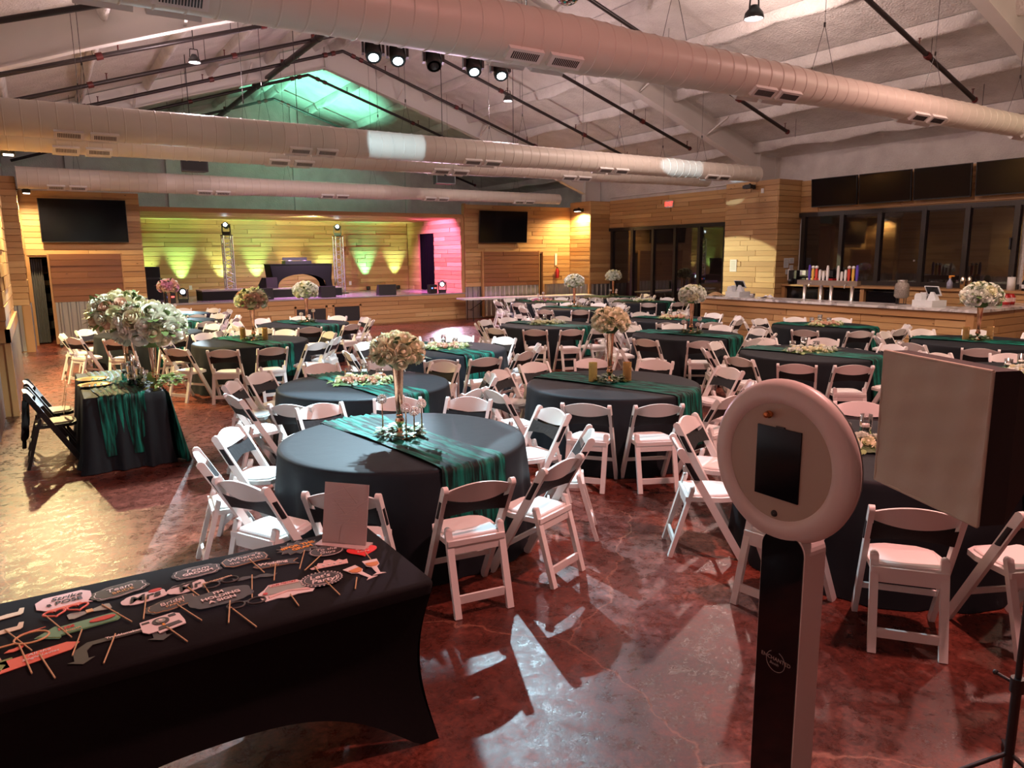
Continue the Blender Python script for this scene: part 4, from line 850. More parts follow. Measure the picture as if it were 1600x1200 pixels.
def crystal_holder(label, h):
    t = thing('crystal_holder', label, 'candle holder', (0, 0, 0), 0, 'crystal globe candle holders')
    obj('foot', MB().lathe([(.001, .010), (.012, .010), (.030, .004), (.038, 0)], 16), 'rose_gold', t); obj('stem', MB().tube([(0, 0, .008), (0, 0, h-.035)], [.006, .005], 8), 'rose_gold', t)
    b = MB(); c = MB(); n = 70
    for i in range(n):
        z = 1-2*(i+.5)/n*.88; r = math.sqrt(max(0, 1-z*z)); a = 2.399963*i; p = Vector((.036*r*math.cos(a), .036*r*math.sin(a), h+.036*z)); b.lathe([(.0003, -.0062), (.0060, 0), (.0003, .0062)], 5, p)
    for k in range(6):
        a = PI*k/6; c.tube([(.034*math.cos(q)*math.cos(a), .034*math.cos(q)*math.sin(a), h+.034*math.sin(q)) for q in [2*PI*j/16 for j in range(17)]], .0016, 4, False)
    g = obj('globe', c, 'rose_gold', t); obj('crystal_beads', b, 'crystal', g); obj('candle_cup', MB().lathe([(.001, h-.022), (.016, h-.022), (.016, h-.004), (.001, h-.004)], 12), 'candle', t)
    return t
def bead_cylinder(label, mt, h=.21, r=.042):
    t = thing('bead_cylinder', label, 'candle holder', (0, 0, 0), 0, 'beaded cylinder candle holders'); b = MB(); rows = 17; cols = 20
    for j in range(rows):
        for k in range(cols):
            a = 2*PI*(k+.5*(j % 2))/cols; b.lathe([(.0004, -.0068), (.0066, 0), (.0004, .0068)], 5, (r*math.cos(a), r*math.sin(a), .008+j*(h-.014)/(rows-1)))
    obj('beads', b, mt, t); obj('liner', MB().lathe([(.001, .003), (r-.006, .003), (r-.006, h-.004)], 18), mt, t)
    return t
def greenery(label, seed, R=.17, n=150, fl=4):
    t = thing('greenery_wreath', label, 'greenery', (0, 0, 0), 0, 'eucalyptus wreaths around the vases'); rnd = random.Random(seed); lv = MB()
    for i in range(n):
        a = rnd.uniform(0, 2*PI); r = R*rnd.uniform(.45, 1.0); leaf(lv, (r*math.cos(a), r*math.sin(a), rnd.uniform(.003, .05)), (math.cos(a+rnd.uniform(-1, 1)), math.sin(a+rnd.uniform(-1, 1)), rnd.uniform(-.05, .7)), rnd.uniform(.04, .075), rnd.uniform(.034, .05), rnd)
    obj('leaves', lv, 'leaf', t)
    for i in range(fl):
        a = 2*PI*i/fl+rnd.uniform(-.2, .2); r = R*.8; s = .018*rnd.uniform(.8, 1.2); obj('rosebud', rose_in('rose_white', 0), None, t, (r*math.cos(a), r*math.sin(a), .04), (rnd.uniform(-.5, .5), rnd.uniform(-.5, .5), 0), (s, s, s))
    return t
FIRST = {}
def place(key, maker, loc, rz, label, scale=None):   # first use moves the prototype itself, later uses copy it
    if key not in FIRST:
        o = maker(label); FIRST[key] = o; o.location = loc; o.rotation_euler = (0, 0, rz)
        if scale: o.scale = (scale,)*3
        return o
    return copy_tree(FIRST[key], loc, rz, label, scale=scale)

# ================================================================== TABLES, CHAIRS, CENTREPIECES
T = {'T1': (2.22, 5.02, 'the nearest round table'), 'T2': (5.09, 5.96, 'the table with bead cylinders, centre'), 'T3': (2.88, 7.51, 'the table beyond the nearest one'), 'T4': (4.90, 2.85, 'the table behind the booth'),
     'T5': (8.89, 6.26, 'the table above the ring screen'), 'T6': (9.30, 8.96, 'the crystal-globe table left of bar'), 'T7': (12.40, 8.45, 'the table along the bar front'), 'T8': (12.05, 5.55, 'the table by the bar corner'),
     'T9': (9.30, 3.70, 'the table behind the softbox'), 'T10': (5.00, 9.70, 'the third table from the nearest'), 'T11': (8.46, 11.95, 'the table below the sliding door'), 'T12': (2.88, 12.60, 'the table behind the sweetheart table'),
     'T13': (4.60, 15.30, 'the table before the stage vents'), 'T14': (1.65, 15.20, 'the table by the rolling partition'), 'T15': (2.44, 17.90, 'the purple-lit table at far left'), 'T21': (2.70, 20.15, 'the farthest left table'),
     'T16': (12.60, 18.05, 'the pink-lit table at the back'), 'T17': (11.70, 15.30, 'the table left of the doors'), 'T18': (14.90, 16.10, 'the table at the glass doors'), 'T19': (15.80, 18.65, 'the farthest right table'), 'T20': (11.30, 11.30, 'the table at the bar end')}
ring = lambda a, n=10: [(a+360/n*i, 1.42) for i in range(n)]
CH = {'T1': [(-156, 1.46), (-128, 1.45), (-96, 1.42), (-68, 1.42), (-33, 1.42), (1, 1.42), (40, 1.40), (68, 1.40), (98, 1.42), (141, 1.40), (171, 1.44)],
      'T3': [(-172, 1.42), (-139, 1.42), (-62, 1.42), (-21, 1.42), (25, 1.44), (58, 1.42), (91, 1.44), (126, 1.43), (151, 1.43)],
      'T2': [(-140, 1.40), (-113, 1.40), (-80, 1.42), (-45, 1.42), (-8, 1.6), (29, 1.55), (60, 1.55), (90, 1.5), (120, 1.42), (174, 1.42)],
      'T4': [(113, 1.42), (146, 1.42), (188, 1.44), (218, 1.50), (246, 1.46), (37, 1.42), (75, 1.42)],
      'T5': [(179, 1.42), (-150, 1.55), (-125, 1.5), (-92, 1.45), (-50, 1.42), (-16, 1.44), (28, 1.5), (64, 1.42), (105, 1.42), (142, 1.42)],
      'T12': [(-148, 1.5), (-118, 1.55), (-92, 1.55), (-62, 1.5), (-34, 1.44), (8, 1.44), (51, 1.42), (80, 1.5), (110, 1.44), (152, 1.42)],
      'T11': [(-165, 1.5), (-133, 1.5), (-108, 1.55), (-85, 1.55), (-45, 1.45), (-5, 1.44), (41, 1.42), (92, 1.42), (121, 1.42), (157, 1.42)],
      'T10': [(-119, 1.5), (-96, 1.5), (-66, 1.44), (-30, 1.42), (18, 1.42), (51, 1.42), (88, 1.42), (126, 1.42), (173, 1.45), (-150, 1.42)],
      'T6': ring(-126), 'T7': ring(-86), 'T8': ring(-154), 'T9': ring(32), 'T13': ring(-103), 'T14': ring(-81), 'T15': ring(-71), 'T21': ring(-110)[:6]+ring(-110)[8:], 'T16': ring(-152), 'T17': ring(-121), 'T18': ring(-127), 'T19': ring(-113)[:4]+ring(-113)[8:], 'T20': ring(-139)}
HOURS = ['twelve', 'one', 'two', 'three', 'four', 'five', 'six', 'seven', 'eight', 'nine', 'ten', 'eleven']
chair0 = None; chair_n = 0; SEATS = []
for key, (cx, cy, where) in T.items():
    i = int(key[1:]); short = where[4:]
    t = thing('round_table', 'round table in a floor-length black cloth, %s' % short, 'table', (cx, cy, 0), i*.7, 'round tables in black cloths')
    obj('tablecloth', CLOTHS[i % 3], None, t); obj('tabletop', TOPM, None, t)
    for k in range(4): obj('leg', LEGM, None, t, (.45*math.cos(k*PI/2), .45*math.sin(k*PI/2), 0))
    rn = obj('table_runner', RUN[i % 3] if key != 'T1' else RUN[0], None, None, (cx, cy, 0), (0, 0, {'T1': .12, 'T2': .30, 'T3': .10, 'T10': .1}.get(key, .25)))
    tag(rn, 'emerald green crinkled runner on %s' % where, 'table runner', 'green cheesecloth runners')
    used = set(); vd = math.atan2(cy, cx)
    for a, R in CH[key]:
        R = max(R, 1.40); ar = math.radians(a); h = int(round(((vd-ar) % (2*PI))/(PI/6))) % 12
        for dh in (0, 1, -1, 2, -2, 3, -3):
            if (h+dh) % 12 not in used: h = (h+dh) % 12; break
        used.add(h); ox, oy = math.cos(ar), math.sin(ar); d = R-.21
        jit = random.uniform(-.07, .07); loc = (cx+ox*d, cy+oy*d, 0); rz = math.atan2(-oy, -ox)-PI/2+jit
        lb = "white folding chair with black sash at %s o'clock of %s" % (HOURS[h], where)
        if loc[0] > 16.2 and 12.7 < loc[1] < 14.8 or loc[0] < -.25 or loc[0] > 17.2: continue
        if 13.85 < loc[0]+.3 and 6.3 < loc[1] < 13.5: continue
        if any(math.hypot(loc[0]-x2, loc[1]-y2) < (1.16 if key in ('T1', 'T2', 'T3') else 1.2) for k2, (x2, y2, _) in T.items() if k2 != key): continue
        if any(math.hypot(loc[0]-x2, loc[1]-y2) < .40 for x2, y2 in SEATS): continue
        SEATS.append(loc[:2])
        if chair0 is None: chair0 = make_chair(lb); chair0.location = loc; chair0.rotation_euler = (0, 0, rz)
        else: copy_tree(chair0, loc, rz, lb)
        chair_n += 1
ZT = .772
W_, C_ = ['rose', 'rose', 'rose_blush'], ['rose_white', 'rose_white', 'rose']
# tall vases with bouquets
TALL = {'T1': ('rose', 'cream roses', (.0, .06)), 'T2': ('rose', 'cream roses', (.0, .05)), 'T6': ('white', 'white and blush flowers', (.1, .0)), 'T8': ('white', 'white roses', (.05, .05)), 'T12': ('blush', 'ivory and blush roses', (.05, .0)),
        'T13': ('white', 'white flowers', (.1, .1)), 'T21': ('pink', 'pink-lit roses', (0, 0)), 'T17': ('white', 'white flowers', (.1, .1)), 'T19': ('white', 'white flowers', (.1, 0))}
BS = {'T1': 1, 'T2': 1.02, 'T6': 1.15, 'T8': 1.4, 'T12': 1.3}
BQ = {'rose': lambda l: bouquet(l, W_[:2]+['rose'], 32, seed=3, wispy=.06), 'white': lambda l: bouquet(l, C_, 38, seed=5, wispy=.03, leafm='leaf_mid', nleaf=70), 'blush': lambda l: bouquet(l, ['rose', 'rose_white', 'rose_blush'], 38, seed=8, wispy=.04, leafm='leaf_mid', nleaf=84), 'pink': lambda l: bouquet(l, ['rose_pink', 'rose_white', 'rose_blush'], 40, seed=9)}
for key, (kind, what, (dx, dy)) in TALL.items():
    cx, cy, where = T[key]; p = (cx+dx, cy+dy, ZT)
    place('vase', tall_vase, p, 0, 'tall rose-gold trumpet vase on %s' % where)
    place('bq_'+kind, BQ[kind], (p[0], p[1], p[2]+.58+.045*BS.get(key, 1.3)), random.uniform(0, 6), 'round bouquet of %s above %s' % (what, where), scale=BS.get(key, 1.3))
    place('green', lambda l: greenery(l, 4), p, random.uniform(0, 6), 'leafy wreath around the vase on %s' % where)
# crystal globe holders
CRY = {'T1': [(-.09, .12, .27), (.06, -.13, .20), (-.02, -.16, .24), (.17, -.03, .23), (.1, .2, .24)], 'T6': [(-.14, .04, .20), (.16, -.04, .24), (.0, -.15, .16), (.06, .16, .26)], 'T13': [(-.12, 0, .18), (.14, 0, .24), (0, -.14, .14)], 'T21': [(-.1, 0, .2), (.12, 0, .2)],
       'T17': [(-.12, 0, .18), (.14, 0, .22), (0, -.14, .14)], 'T19': [(-.12, 0, .2), (.14, 0, .2), (.0, -.14, .14)], 'T16': [(-.12, 0, .2), (.1, .05, .24), (0, -.1, .16)]}
WORD = ['tallest', 'shortest', 'second', 'third', 'rear']
for key, l in CRY.items():
    cx, cy, where = T[key]; dx, dy = TALL.get(key, (0, 0, (0, 0)))[2]
    for j, (x, y, h) in enumerate(l):
        place('cry%d' % round(h*100), lambda lb, h=h: crystal_holder(lb, h), (cx+dx+x, cy+dy+y, ZT), j, '%s crystal globe candle holder on %s' % (['left', 'right', 'front', 'middle', 'rear'][j], where))
for key in ('T2', 'T8', 'T12'):
    cx, cy, where = T[key]; dx, dy = TALL[key][2]
    for j, (x, y) in enumerate(((-.15, .10), (.16, -.10))):
        kind = 'bead_yellow' if (key == 'T2' and j == 0) else 'bead_gold'
        place(kind, lambda l, k=kind: bead_cylinder(l, k), (cx+dx+x, cy+dy+y, ZT), 0, '%s beaded cylinder %s of the vase on %s' % ('yellow' if kind == 'bead_yellow' else 'gold', 'left' if j == 0 else 'right', where))
LOWK = {'T3': 'W', 'T4': 'C', 'T5': 'C', 'T7': 'W', 'T10': 'W', 'T11': 'C', 'T16': 'P', 'T18': 'C', 'T20': 'W', 'T9': 'C'}
for key, kind in LOWK.items():
    cx, cy, where = T[key]; ms = {'W': W_, 'C': C_, 'P': ['rose_pink', 'rose_blush']}[kind]
    for j, (x, y) in enumerate(((-.12, .05), (.12, -.10))):
        place('low_%s%d' % (kind, j), lambda l, ms=ms, j=j: low_flowers(l, ms, 11+j), (cx+x, cy+y, ZT), random.uniform(-.6, .6), '%s low %s flower cluster on %s' % ('left' if j == 0 else 'right', {'W': 'cream and blush', 'C': 'white', 'P': 'pink'}[kind], where), 1.25)
    if kind != 'P':
        for j, (x, y, h) in enumerate(((-.10, .20, .14), (.06, .14, .19), (.20, .04, .13))):
            place('cyl%d' % int(h*100), lambda l, h=h: candle_cyl(l, h), (cx+x, cy+y, ZT), 0, '%s glass cylinder with floating candle on %s' % (['left', 'middle', 'right'][j], where))
# ------------------------------------------------------------------ sweetheart table at left
def rect_cloth(x0, x1, y0, y1, H):
    m = MB(); n = 30; P = []
    def side(a, b): return [(a[0]+(b[0]-a[0])*k/n, a[1]+(b[1]-a[1])*k/n) for k in range(n)]
    C4 = [(x0, y0), (x1, y0), (x1, y1), (x0, y1)]; loop = sum((side(C4[k], C4[(k+1) % 4]) for k in range(4)), []); N = len(loop); cx, cy = (x0+x1)/2, (y0+y1)/2; V = []
    for z, off, k in ((H, 0, 0), (H-.012, .012, 0), (H-.1, .02, .25), (H-.35, .035, .7), (H-.6, .055, 1), (.008, .09, 1.4)):
        for i, (x, y) in enumerate(loop):
            d = Vector((x-cx, y-cy)); q = Vector((d.x/(x1-cx), d.y/(y1-cy))); nx = q.x if abs(q.x) > .97 else 0; ny = q.y if abs(q.y) > .97 else 0
            f = off+k*.022*(math.sin(i*.61)+.6*math.sin(i*1.13+1)); V.append((x+nx*f, y+ny*f, z))
    m.add(V, [(j*N+i, j*N+(i+1) % N, (j+1)*N+(i+1) % N, (j+1)*N+i) for j in range(5) for i in range(N)], True); m.add([(x, y, H) for x, y in loop], [tuple(range(N))]); return m
t = thing('sweetheart_table', 'rectangular sweetheart table in black cloth at left', 'table', (.62, 9.25, 0))
obj('tablecloth', rect_cloth(-.36, .36, -.95, .95, .762), 'cloth_black', t); obj('tabletop', MB().box((0, 0, .74), (.70, 1.86, .03)), 'wood_plain', t)
for a in (-.3, .3):
    for b in (-.8, .8): obj('leg', LEGM, None, t, (a, b, 0))
def sweet_runner():
    m = MB()
    def fn(u, v):
        s = -.95-.62+(1.9+1.24)*v; x = -.12+(u-.5)*.42; lift = .010+.006*math.sin(u*43+3*math.sin(5*v))
        if s < -.96: d = -.96-s; return (x+.05*d, -.965-lift-.045*d-.02*math.sin(u*20)*d, .762-min(d, .74)+.006)
        if s > .96: d = s-.96; return (x, .965+lift+.045*d, .762-min(d, .74)+.006)
        return (x+.03*math.sin(v*12), s, .764+lift)
    m.grid(fn, 26, 80); return m
tag(obj('table_runner', sweet_runner(), 'runner', None, (.70, 9.25, 0)), 'green runner lengthwise over the sweetheart table', 'table runner', 'green cheesecloth runners')
m = MB(); m.grid(lambda u, v: (.37+.02+.10*v+.06*v*math.sin(u*16), -.97+.55*u-.10*v*(1-u), .74-.735*v+.01*math.sin(u*30)), 30, 16)
tag(obj('draped_cloth', m, 'runner', None, (.64, 9.25, 0)), 'green cloth swag falling off the front corner of the sweetheart table', 'drape')
for y, lb in ((9.05, 'near copper charger plate on the sweetheart table'), (9.50, 'far copper charger plate on the sweetheart table')):
    tp = thing('charger_plate', lb, 'plate', (.40, y, .765), 0, 'copper charger plates'); obj('plate', MB().lathe([(.001, .010), (.10, .010), (.125, .018), (.165, .026), (.165, .022), (.10, .002), (.001, .002)], 32), 'charger', tp)
    n = MB(); n.grid(lambda u, v: (-.16-.06*v+.0*u-.16*0, -.08+.16*u, .026-.30*v if v > .2 else .03), 4, 8); tag(obj('hanging_napkin', n, 'napkin', None, (.30, y+.02, .765)), 'brown napkin hanging under the %s plate' % ('near' if y < 9.2 else 'far'), 'napkin')
place('vase', tall_vase, (.94, 8.58, .768), 0, 'front tall trumpet vase on the sweetheart table'); place('bq_white', BQ['white'], (.94, 8.58, .768+.58+.03), .4, 'large white rose bouquet at the front of the sweetheart table', 1.75)
place('vase', tall_vase, (.80, 9.95, .768), 0, 'rear tall trumpet vase on the sweetheart table'); place('bq_blush', BQ['blush'], (.78, 9.95, .768+.58+.09), 1.9, 'large leafy blush bouquet at the rear of the sweetheart table', 1.75)
for j, (x, y, h) in enumerate(((.80, 9.70, .25), (.84, 9.45, .19), (.72, 9.30, .19), (.86, 9.22, .14), (.76, 9.05, .19), (.88, 8.95, .14), (.74, 8.85, .13), (.82, 8.76, .19))):
    place('cyl%d' % int(h*100), lambda l, h=h: candle_cyl(l, h), (x, y, .768), 0, ['tallest glass cylinder at the rear', 'second glass cylinder from the rear', 'third glass cylinder from the rear', 'fourth glass cylinder from the rear', 'fifth glass cylinder from the rear', 'sixth glass cylinder from the rear', 'seventh glass cylinder from the rear', 'glass cylinder nearest the front vase'][j]+' on the sweetheart table')
gp = greenery('pale green garland at the front corner of the sweetheart table', 21, .17, 130, 4); gp.location = (1.0, 8.56, .775); gp.scale = (1.25, 1.25, 2.0)
for c in gp.children:
    if c.name.startswith('leaves'): c.data.materials.clear(); c.data.materials.append(MATS['leaf_pale'])
for y, lb in ((8.95, 'black folding chair with draped sash nearest the left wall, front one'), (9.62, 'black folding chair with draped sash at the sweetheart table, rear one')):
    if y < 9.2: cs = make_chair(lb, 'frame_dark', 'plastic_white', 'tan'); cs.name = 'folding_chair'; cs['group'] = 'black chairs at the sweetheart table'
    else: cs = copy_tree(cs, (0, 0, 0), 0, lb)
    cs.location = (-.02, y, 0); cs.rotation_euler = (0, 0, -PI/2)
    m = MB(); m.grid(lambda u, v: (-.17+.34*u+.02*math.sin(v*9), -.19-.05*math.sin(PI*u)-.05*v-.015*math.sin(u*26+v*4), .70-.52*v*(.75+.25*math.sin(u*5))), 26, 14)
    obj('draped_sash', m, 'sash', cs)

# ================================================================== PROP TABLE (front left)
PX, PY = .385, 3.07
pt = thing('prop_table', 'table in black stretch cover in the lower left corner', 'table', (PX, PY, 0)); HW, HD, HZ = .915, .40, .745
def stretch_cover(hw, hd, H):
    m = MB(); n = 48
    def ends(z, off=0):  # rounded rectangle loop
        P = []; r = .04
        for cxx, cyy, a0 in ((hw-r, hd-r, 0), (-hw+r, hd-r, 90), (-hw+r, -hd+r, 180), (hw-r, -hd+r, 270)):
            for k in range(6): a = math.radians(a0+k*18); P.append((cxx+r*math.cos(a), cyy+r*math.sin(a)))
        return P
    L = ends(0); N = len(L); m.add([(x, y, H) for x, y in L]+[(x*1.004, y*1.008, H-.012) for x, y in L]+[(x, y, H-.05) for x, y in L], [tuple(range(N))]+[(j*N+i, (j+1)*N+i, (j+1)*N+(i+1) % N, j*N+(i+1) % N) for j in (0, 1) for i in range(N)], True)
    return m
obj('cover_top', stretch_cover(HW, HD, HZ), 'spandex', pt)
def skirt(axis, s):
    m = MB(); half = HW if axis == 'x' else HD; off = HD if axis == 'x' else HW; arch = .30 if axis == 'x' else .26
    def fn(u, v):
        q = 2*u-1; low = arch*max(0, 1-abs(q/.90)**2.6) if abs(q) < .90 else 0; z = HZ-.03-(HZ-.03-low)*v; tz = 1-z/HZ
        inn = .16*math.sin(PI*min(1, tz))*.8; bow = .06*math.sin(PI*v)*(1-q*q)
        a = q*(half-inn*.55*(abs(q)**3)); b = s*(off-inn*.38-bow*.4)
        return (a, b, z) if axis == 'x' else (b, a, z)
    m.grid(fn, 49, 20); return m
for ax, s in (('x', -1), ('x', 1), ('y', -1), ('y', 1)): obj('cover_side', skirt(ax, s), 'spandex', pt)
for a in (-1, 1):
    for b in (-1, 1): obj('leg', MB().tube([(a*.80, b*.30, .70), (a*.86, b*.34, 0)], .014, 6), 'pipe', pt)
# acrylic sign holder
sg = thing('sign_holder', 'clear acrylic sign holder standing on the prop table', 'sign holder', (1.115, 3.275, HZ), math.radians(-48))
Rt = Matrix.Rotation(math.radians(-12), 3, 'X')
obj('acrylic_panel', MB().box(Rt @ Vector((0, 0, .155)), (.235, .004, .29), Rt), mat('acrylic_sheet', (.56, .44, .42), .22, spec=.7).name, sg); obj('base', MB().box((0, 0, .006), (.265, .09, .008)), 'acrylic_sheet', sg)
ln = MB()
for k in range(9): ln.box(Rt @ Vector((.0, -.0032, .10+.017*k)), (.14-.008*(k % 3), .0008, .0035), Rt)
obj('print_lines', ln, mat('print_faint', (.60, .47, .43), .5).name, sg)
dg = MB()
for a, b in (((-.115, .235), (.03, .29)), ((-.07, .22), (.0, .15)), ((.0, .15), (.115, .23)), ((-.02, .285), (.06, .2)), ((-.03, .01), (-.02, .09)), ((-.02, .09), (.03, .13))): dg.beam(Rt @ Vector((a[0], -.0034, a[1])), Rt @ Vector((b[0], -.0034, b[1])), .003, .001, Rt @ Vector((0, 1, 0)))
obj('print_lines', dg, 'print_faint', sg)
# ---- photo props: flat card shapes on sticks
def ellipse(a, b, n=28): return [(a*math.cos(2*PI*k/n), b*math.sin(2*PI*k/n)) for k in range(n)]
def scallop(a, b, n=64, k=9, d=.06): return [(a*(1+d*abs(math.sin(k*PI*i/n*1.0)))*(abs(math.cos(2*PI*i/n))**.7)*(1 if math.cos(2*PI*i/n) > 0 else -1), b*(1+d*abs(math.sin(k*PI*i/n)))*(abs(math.sin(2*PI*i/n))**.7)*(1 if math.sin(2*PI*i/n) > 0 else -1)) for i in range(n)]
def burst(a, b, n=14): return [((a if i % 2 == 0 else a*.80)*math.cos(PI*i/n), (b if i % 2 == 0 else b*.72)*math.sin(PI*i/n)) for i in range(2*n)]
def bubble(a, b): return [(-a+.03, -b), (a*.55, -b), (a*.95, -b*1.25), (a*.8, -b*.9), (a, -b*.4), (a, b*.5), (a-.03, b), (-a+.03, b), (-a, b*.5), (-a, -b*.5)]
def heart(s): return [(s*16*math.sin(q)**3/16, s*(13*math.cos(q)-5*math.cos(2*q)-2*math.cos(3*q)-math.cos(4*q))/16) for q in [2*PI*k/36 for k in range(36)]]
def ringpts(cx, cy, a, b, n=24): return [(cx+a*math.cos(2*PI*k/n), cy+b*math.sin(2*PI*k/n), 0) for k in range(n+1)]
PZ = HZ+.003; cnt = [0]
def prop(name, label, x, y, rot, stick, shapes, texts=(), z=0):
    t = thing(name, label, 'photo prop', (x, y, PZ+z), math.radians(rot), 'party photo props on the black table')
    for nm, pts, mt, lift in shapes:
        if isinstance(pts, MB): obj(nm, pts, mt, t, (0, 0, lift))
        else: obj(nm, MB().prism(pts, lift, lift+.0025), mt, t)
    for s, size, (tx, ty), mt, kw in texts: obj('lettering', text_mesh(s, size, .0006, **{k: v for k, v in kw.items() if k != 'z'}), mt, t, (tx, ty, kw.get('z', .006)))
    if stick:
        a = math.radians(-rot); f = lambda px, py: (Matrix.Rotation(a, 2) @ Vector((px-x, py-y)))
        p, q = f(stick[0], stick[1]), f(stick[2], stick[3]); d = (p-q).normalized()*.03; p = p+d
        obj('stick', MB().tube([(p.x, p.y, .006), (q.x, q.y, .004-z if z else .004)], .0028, 6), 'stick', t)
    return t
def framed(a, b, fn, card, line, k=.88):
    P = fn; return [('card', P, card, 0), ('border_line', [(x*k, y*k) for x, y in P], line, .0012), ('card_face', [(x*(k-.03), y*(k-.05)) for x, y in P], card, .0022)]
S = {'shear': .25}
prop('cloud_sign', "black cloud card reading I'M HOLDING A SIGN", .499, 3.011, 5, (.512, 2.916, .477, 2.771), [('card', scallop(.118, .070, 64, 7, .08), 'card_black', 0)], [("I'M", .034, (.0, .042), 'ink_white', {'bold': .001}), ('HOLDING', .034, (0, .005), 'ink_white', {'bold': .001}), ('A SIGN', .034, (-.004, -.032), 'ink_white', {'bold': .001})], z=.005)
prop('camera_prop', 'pink instant-camera card on a stick', .263, 2.908, 8, (.283, 2.83, .322, 2.711), [('card', [(-.075, -.03), (-.06, -.055), (-.03, -.055), (-.028, -.075), (.07, -.06), (.075, -.03), (.075, .04), (.055, .062), (-.065, .055)], 'card_white', 0), ('lens_ring', [(p[0]-.0, p[1]+.015) for p in ellipse(.030, .030)], 'card_black', .0025), ('lens_mid', [(p[0], p[1]+.015) for p in ellipse(.017, .017)], 'card_grey', .005), ('lens_centre', [(p[0], p[1]+.015) for p in ellipse(.007, .007)], 'ink_white', .0072), ('flash', [(.035, .03), (.06, .03), (.06, .048), (.035, .048)], 'card_black', .0025), ('finder', [(-.062, .028), (-.036, .028), (-.036, .04), (-.062, .04)], 'card_black', .0025), ('photo_slot', [(-.025, -.058), (.062, -.045), (.055, -.022), (-.02, -.03)], 'card_black', .0025), ('stripe', [(-.003, -.03), (.006, -.03), (.006, -.012), (-.003, -.012)], 'ink_orange', .003)], z=.004)
prop('plaque_sign', 'black scalloped card reading Bridal Party', .324, 3.068, 15, (.346, 3.007, .395, 2.85), framed(0, 0, scallop(.098, .050, 64, 9, .10), 'card_black', 'ink_gold'), [('Bridal', .042, (0, .012), 'ink_white', S), ('PARTY', .026, (.004, -.018), 'ink_gold', {})])
prop('word_prop', 'white cut-out word Mrs with red lips', .235, 3.194, 8, (.236, 3.16, .208, 2.986), [('card', scallop(.080, .044, 48, 5, .10), 'card_white', 0), ('lips', [(p[0]*.026+.050, p[1]*.013+.036) for p in ellipse(1, 1, 16)], 'ink_red', .003)], [('Mrs', .078, (-.004, -.006), 'ink_black', {'shear': .3, 'bold': .0012})])
prop('word_prop', 'white cut-out word Mr with a moustache', .40, 3.198, 11, (.406, 3.158, .431, 3.057), [('card', scallop(.072, .042, 48, 5, .14), 'card_white', 0), ('moustache', [(-.06, .03), (-.02, .042), (.0, .036), (.02, .044), (.062, .036), (.03, .028), (0, .024), (-.03, .026)], 'ink_black', .003)], [('Mr', .078, (.0, -.012), 'ink_black', {'shear': .3, 'bold': .0012})])
prop('plaque_sign', 'black scalloped card reading Team Bride', .157, 3.324, 13, None, framed(0, 0, scallop(.103, .060, 64, 9, .10), 'card_black', 'ink_white'), [('Team', .046, (.0, .014), 'ink_white', S), ('BRIDE', .032, (.004, -.022), 'ink_gold', {})])
prop('plaque_sign', 'black scalloped card reading Team Groom', .462, 3.341, 2, None, framed(0, 0, scallop(.096, .058, 64, 9, .10), 'card_black', 'ink_white'), [('Team', .046, (.0, .016), 'ink_white', S), ('GROOM', .034, (.0, -.020), 'ink_white', {'bold': .0012})])
prop('speech_bubble_sign', "black speech-bubble card reading Where's the WINE", .672, 3.359, 6, (.69, 3.313, .709, 3.16), framed(0, 0, bubble(.102, .058), 'card_black', 'ink_gold', .95), [("Where's", .044, (-.0, .018), 'ink_white', S), ('the WINE?', .034, (.0, -.022), 'ink_white', {})])
prop('banner_sign', 'black ribbon banner card reading Wedding', .775, 3.23, -8, (.766, 3.195, .722, 3.05), framed(0, 0, [(-.10, 0), (-.07, -.032), (.06, -.03), (.105, -.045), (.085, -.008), (.11, .025), (.06, .032), (-.07, .034)], 'card_black', 'ink_gold', .94), [('Wedding', .034, (-.008, .006), 'ink_white', {'bold': .0012}), ('Party', .020, (-.005, -.018), 'ink_gold', {})])
prop('starburst_sign', 'black starburst card reading #FOR THE GRAM in orange', .923, 3.363, 6, (.92, 3.273, .849, 3.106), framed(0, 0, burst(.112, .085), 'card_black', 'card_grey', .95), [('#FOR THE', .036, (.0, .016), 'ink_orange', {'bold': .0014}), ('GRAM', .036, (.008, -.022), 'ink_orange', {'bold': .0014})])
prop('oval_sign', 'glossy black oval card reading To the Guys', 1.018, 3.243, -10, (.961, 3.183, .864, 3.08), framed(0, 0, ellipse(.082, .062), 'card_black', 'ink_white', .92), [('To the', .036, (.0, .014), 'ink_white', S), ('Guys', .036, (.0, -.022), 'ink_white', S)])
prop('heart_prop', 'red heart card beside the acrylic sign', 1.163, 3.155, -12, (1.16, 3.084, 1.153, 3.011), [('card', heart(.072), 'heart_red', 0)], [('Be my', .026, (0, .012), 'card_pink', S), ('Love', .030, (.0, -.018), 'card_pink', S)])
prop('tiara_prop', 'pink tiara card on a stick', .979, 3.085, -6, (.913, 3.063, .912, 3.031), [('card', [(-.082, -.022), (.08, -.022), (.086, .026), (.066, .020), (.052, .04), (.032, .024), (.014, .052), (-.012, .056), (-.024, .028), (-.044, .036), (-.056, .010), (-.088, -.006)], 'card_pink', 0)]+[('gem', [(p[0]*.007+g, p[1]*.007-.002) for p in ellipse(1, 1, 10)], 'card_white', .003) for g in (-.05, -.025, 0, .025, .05)])
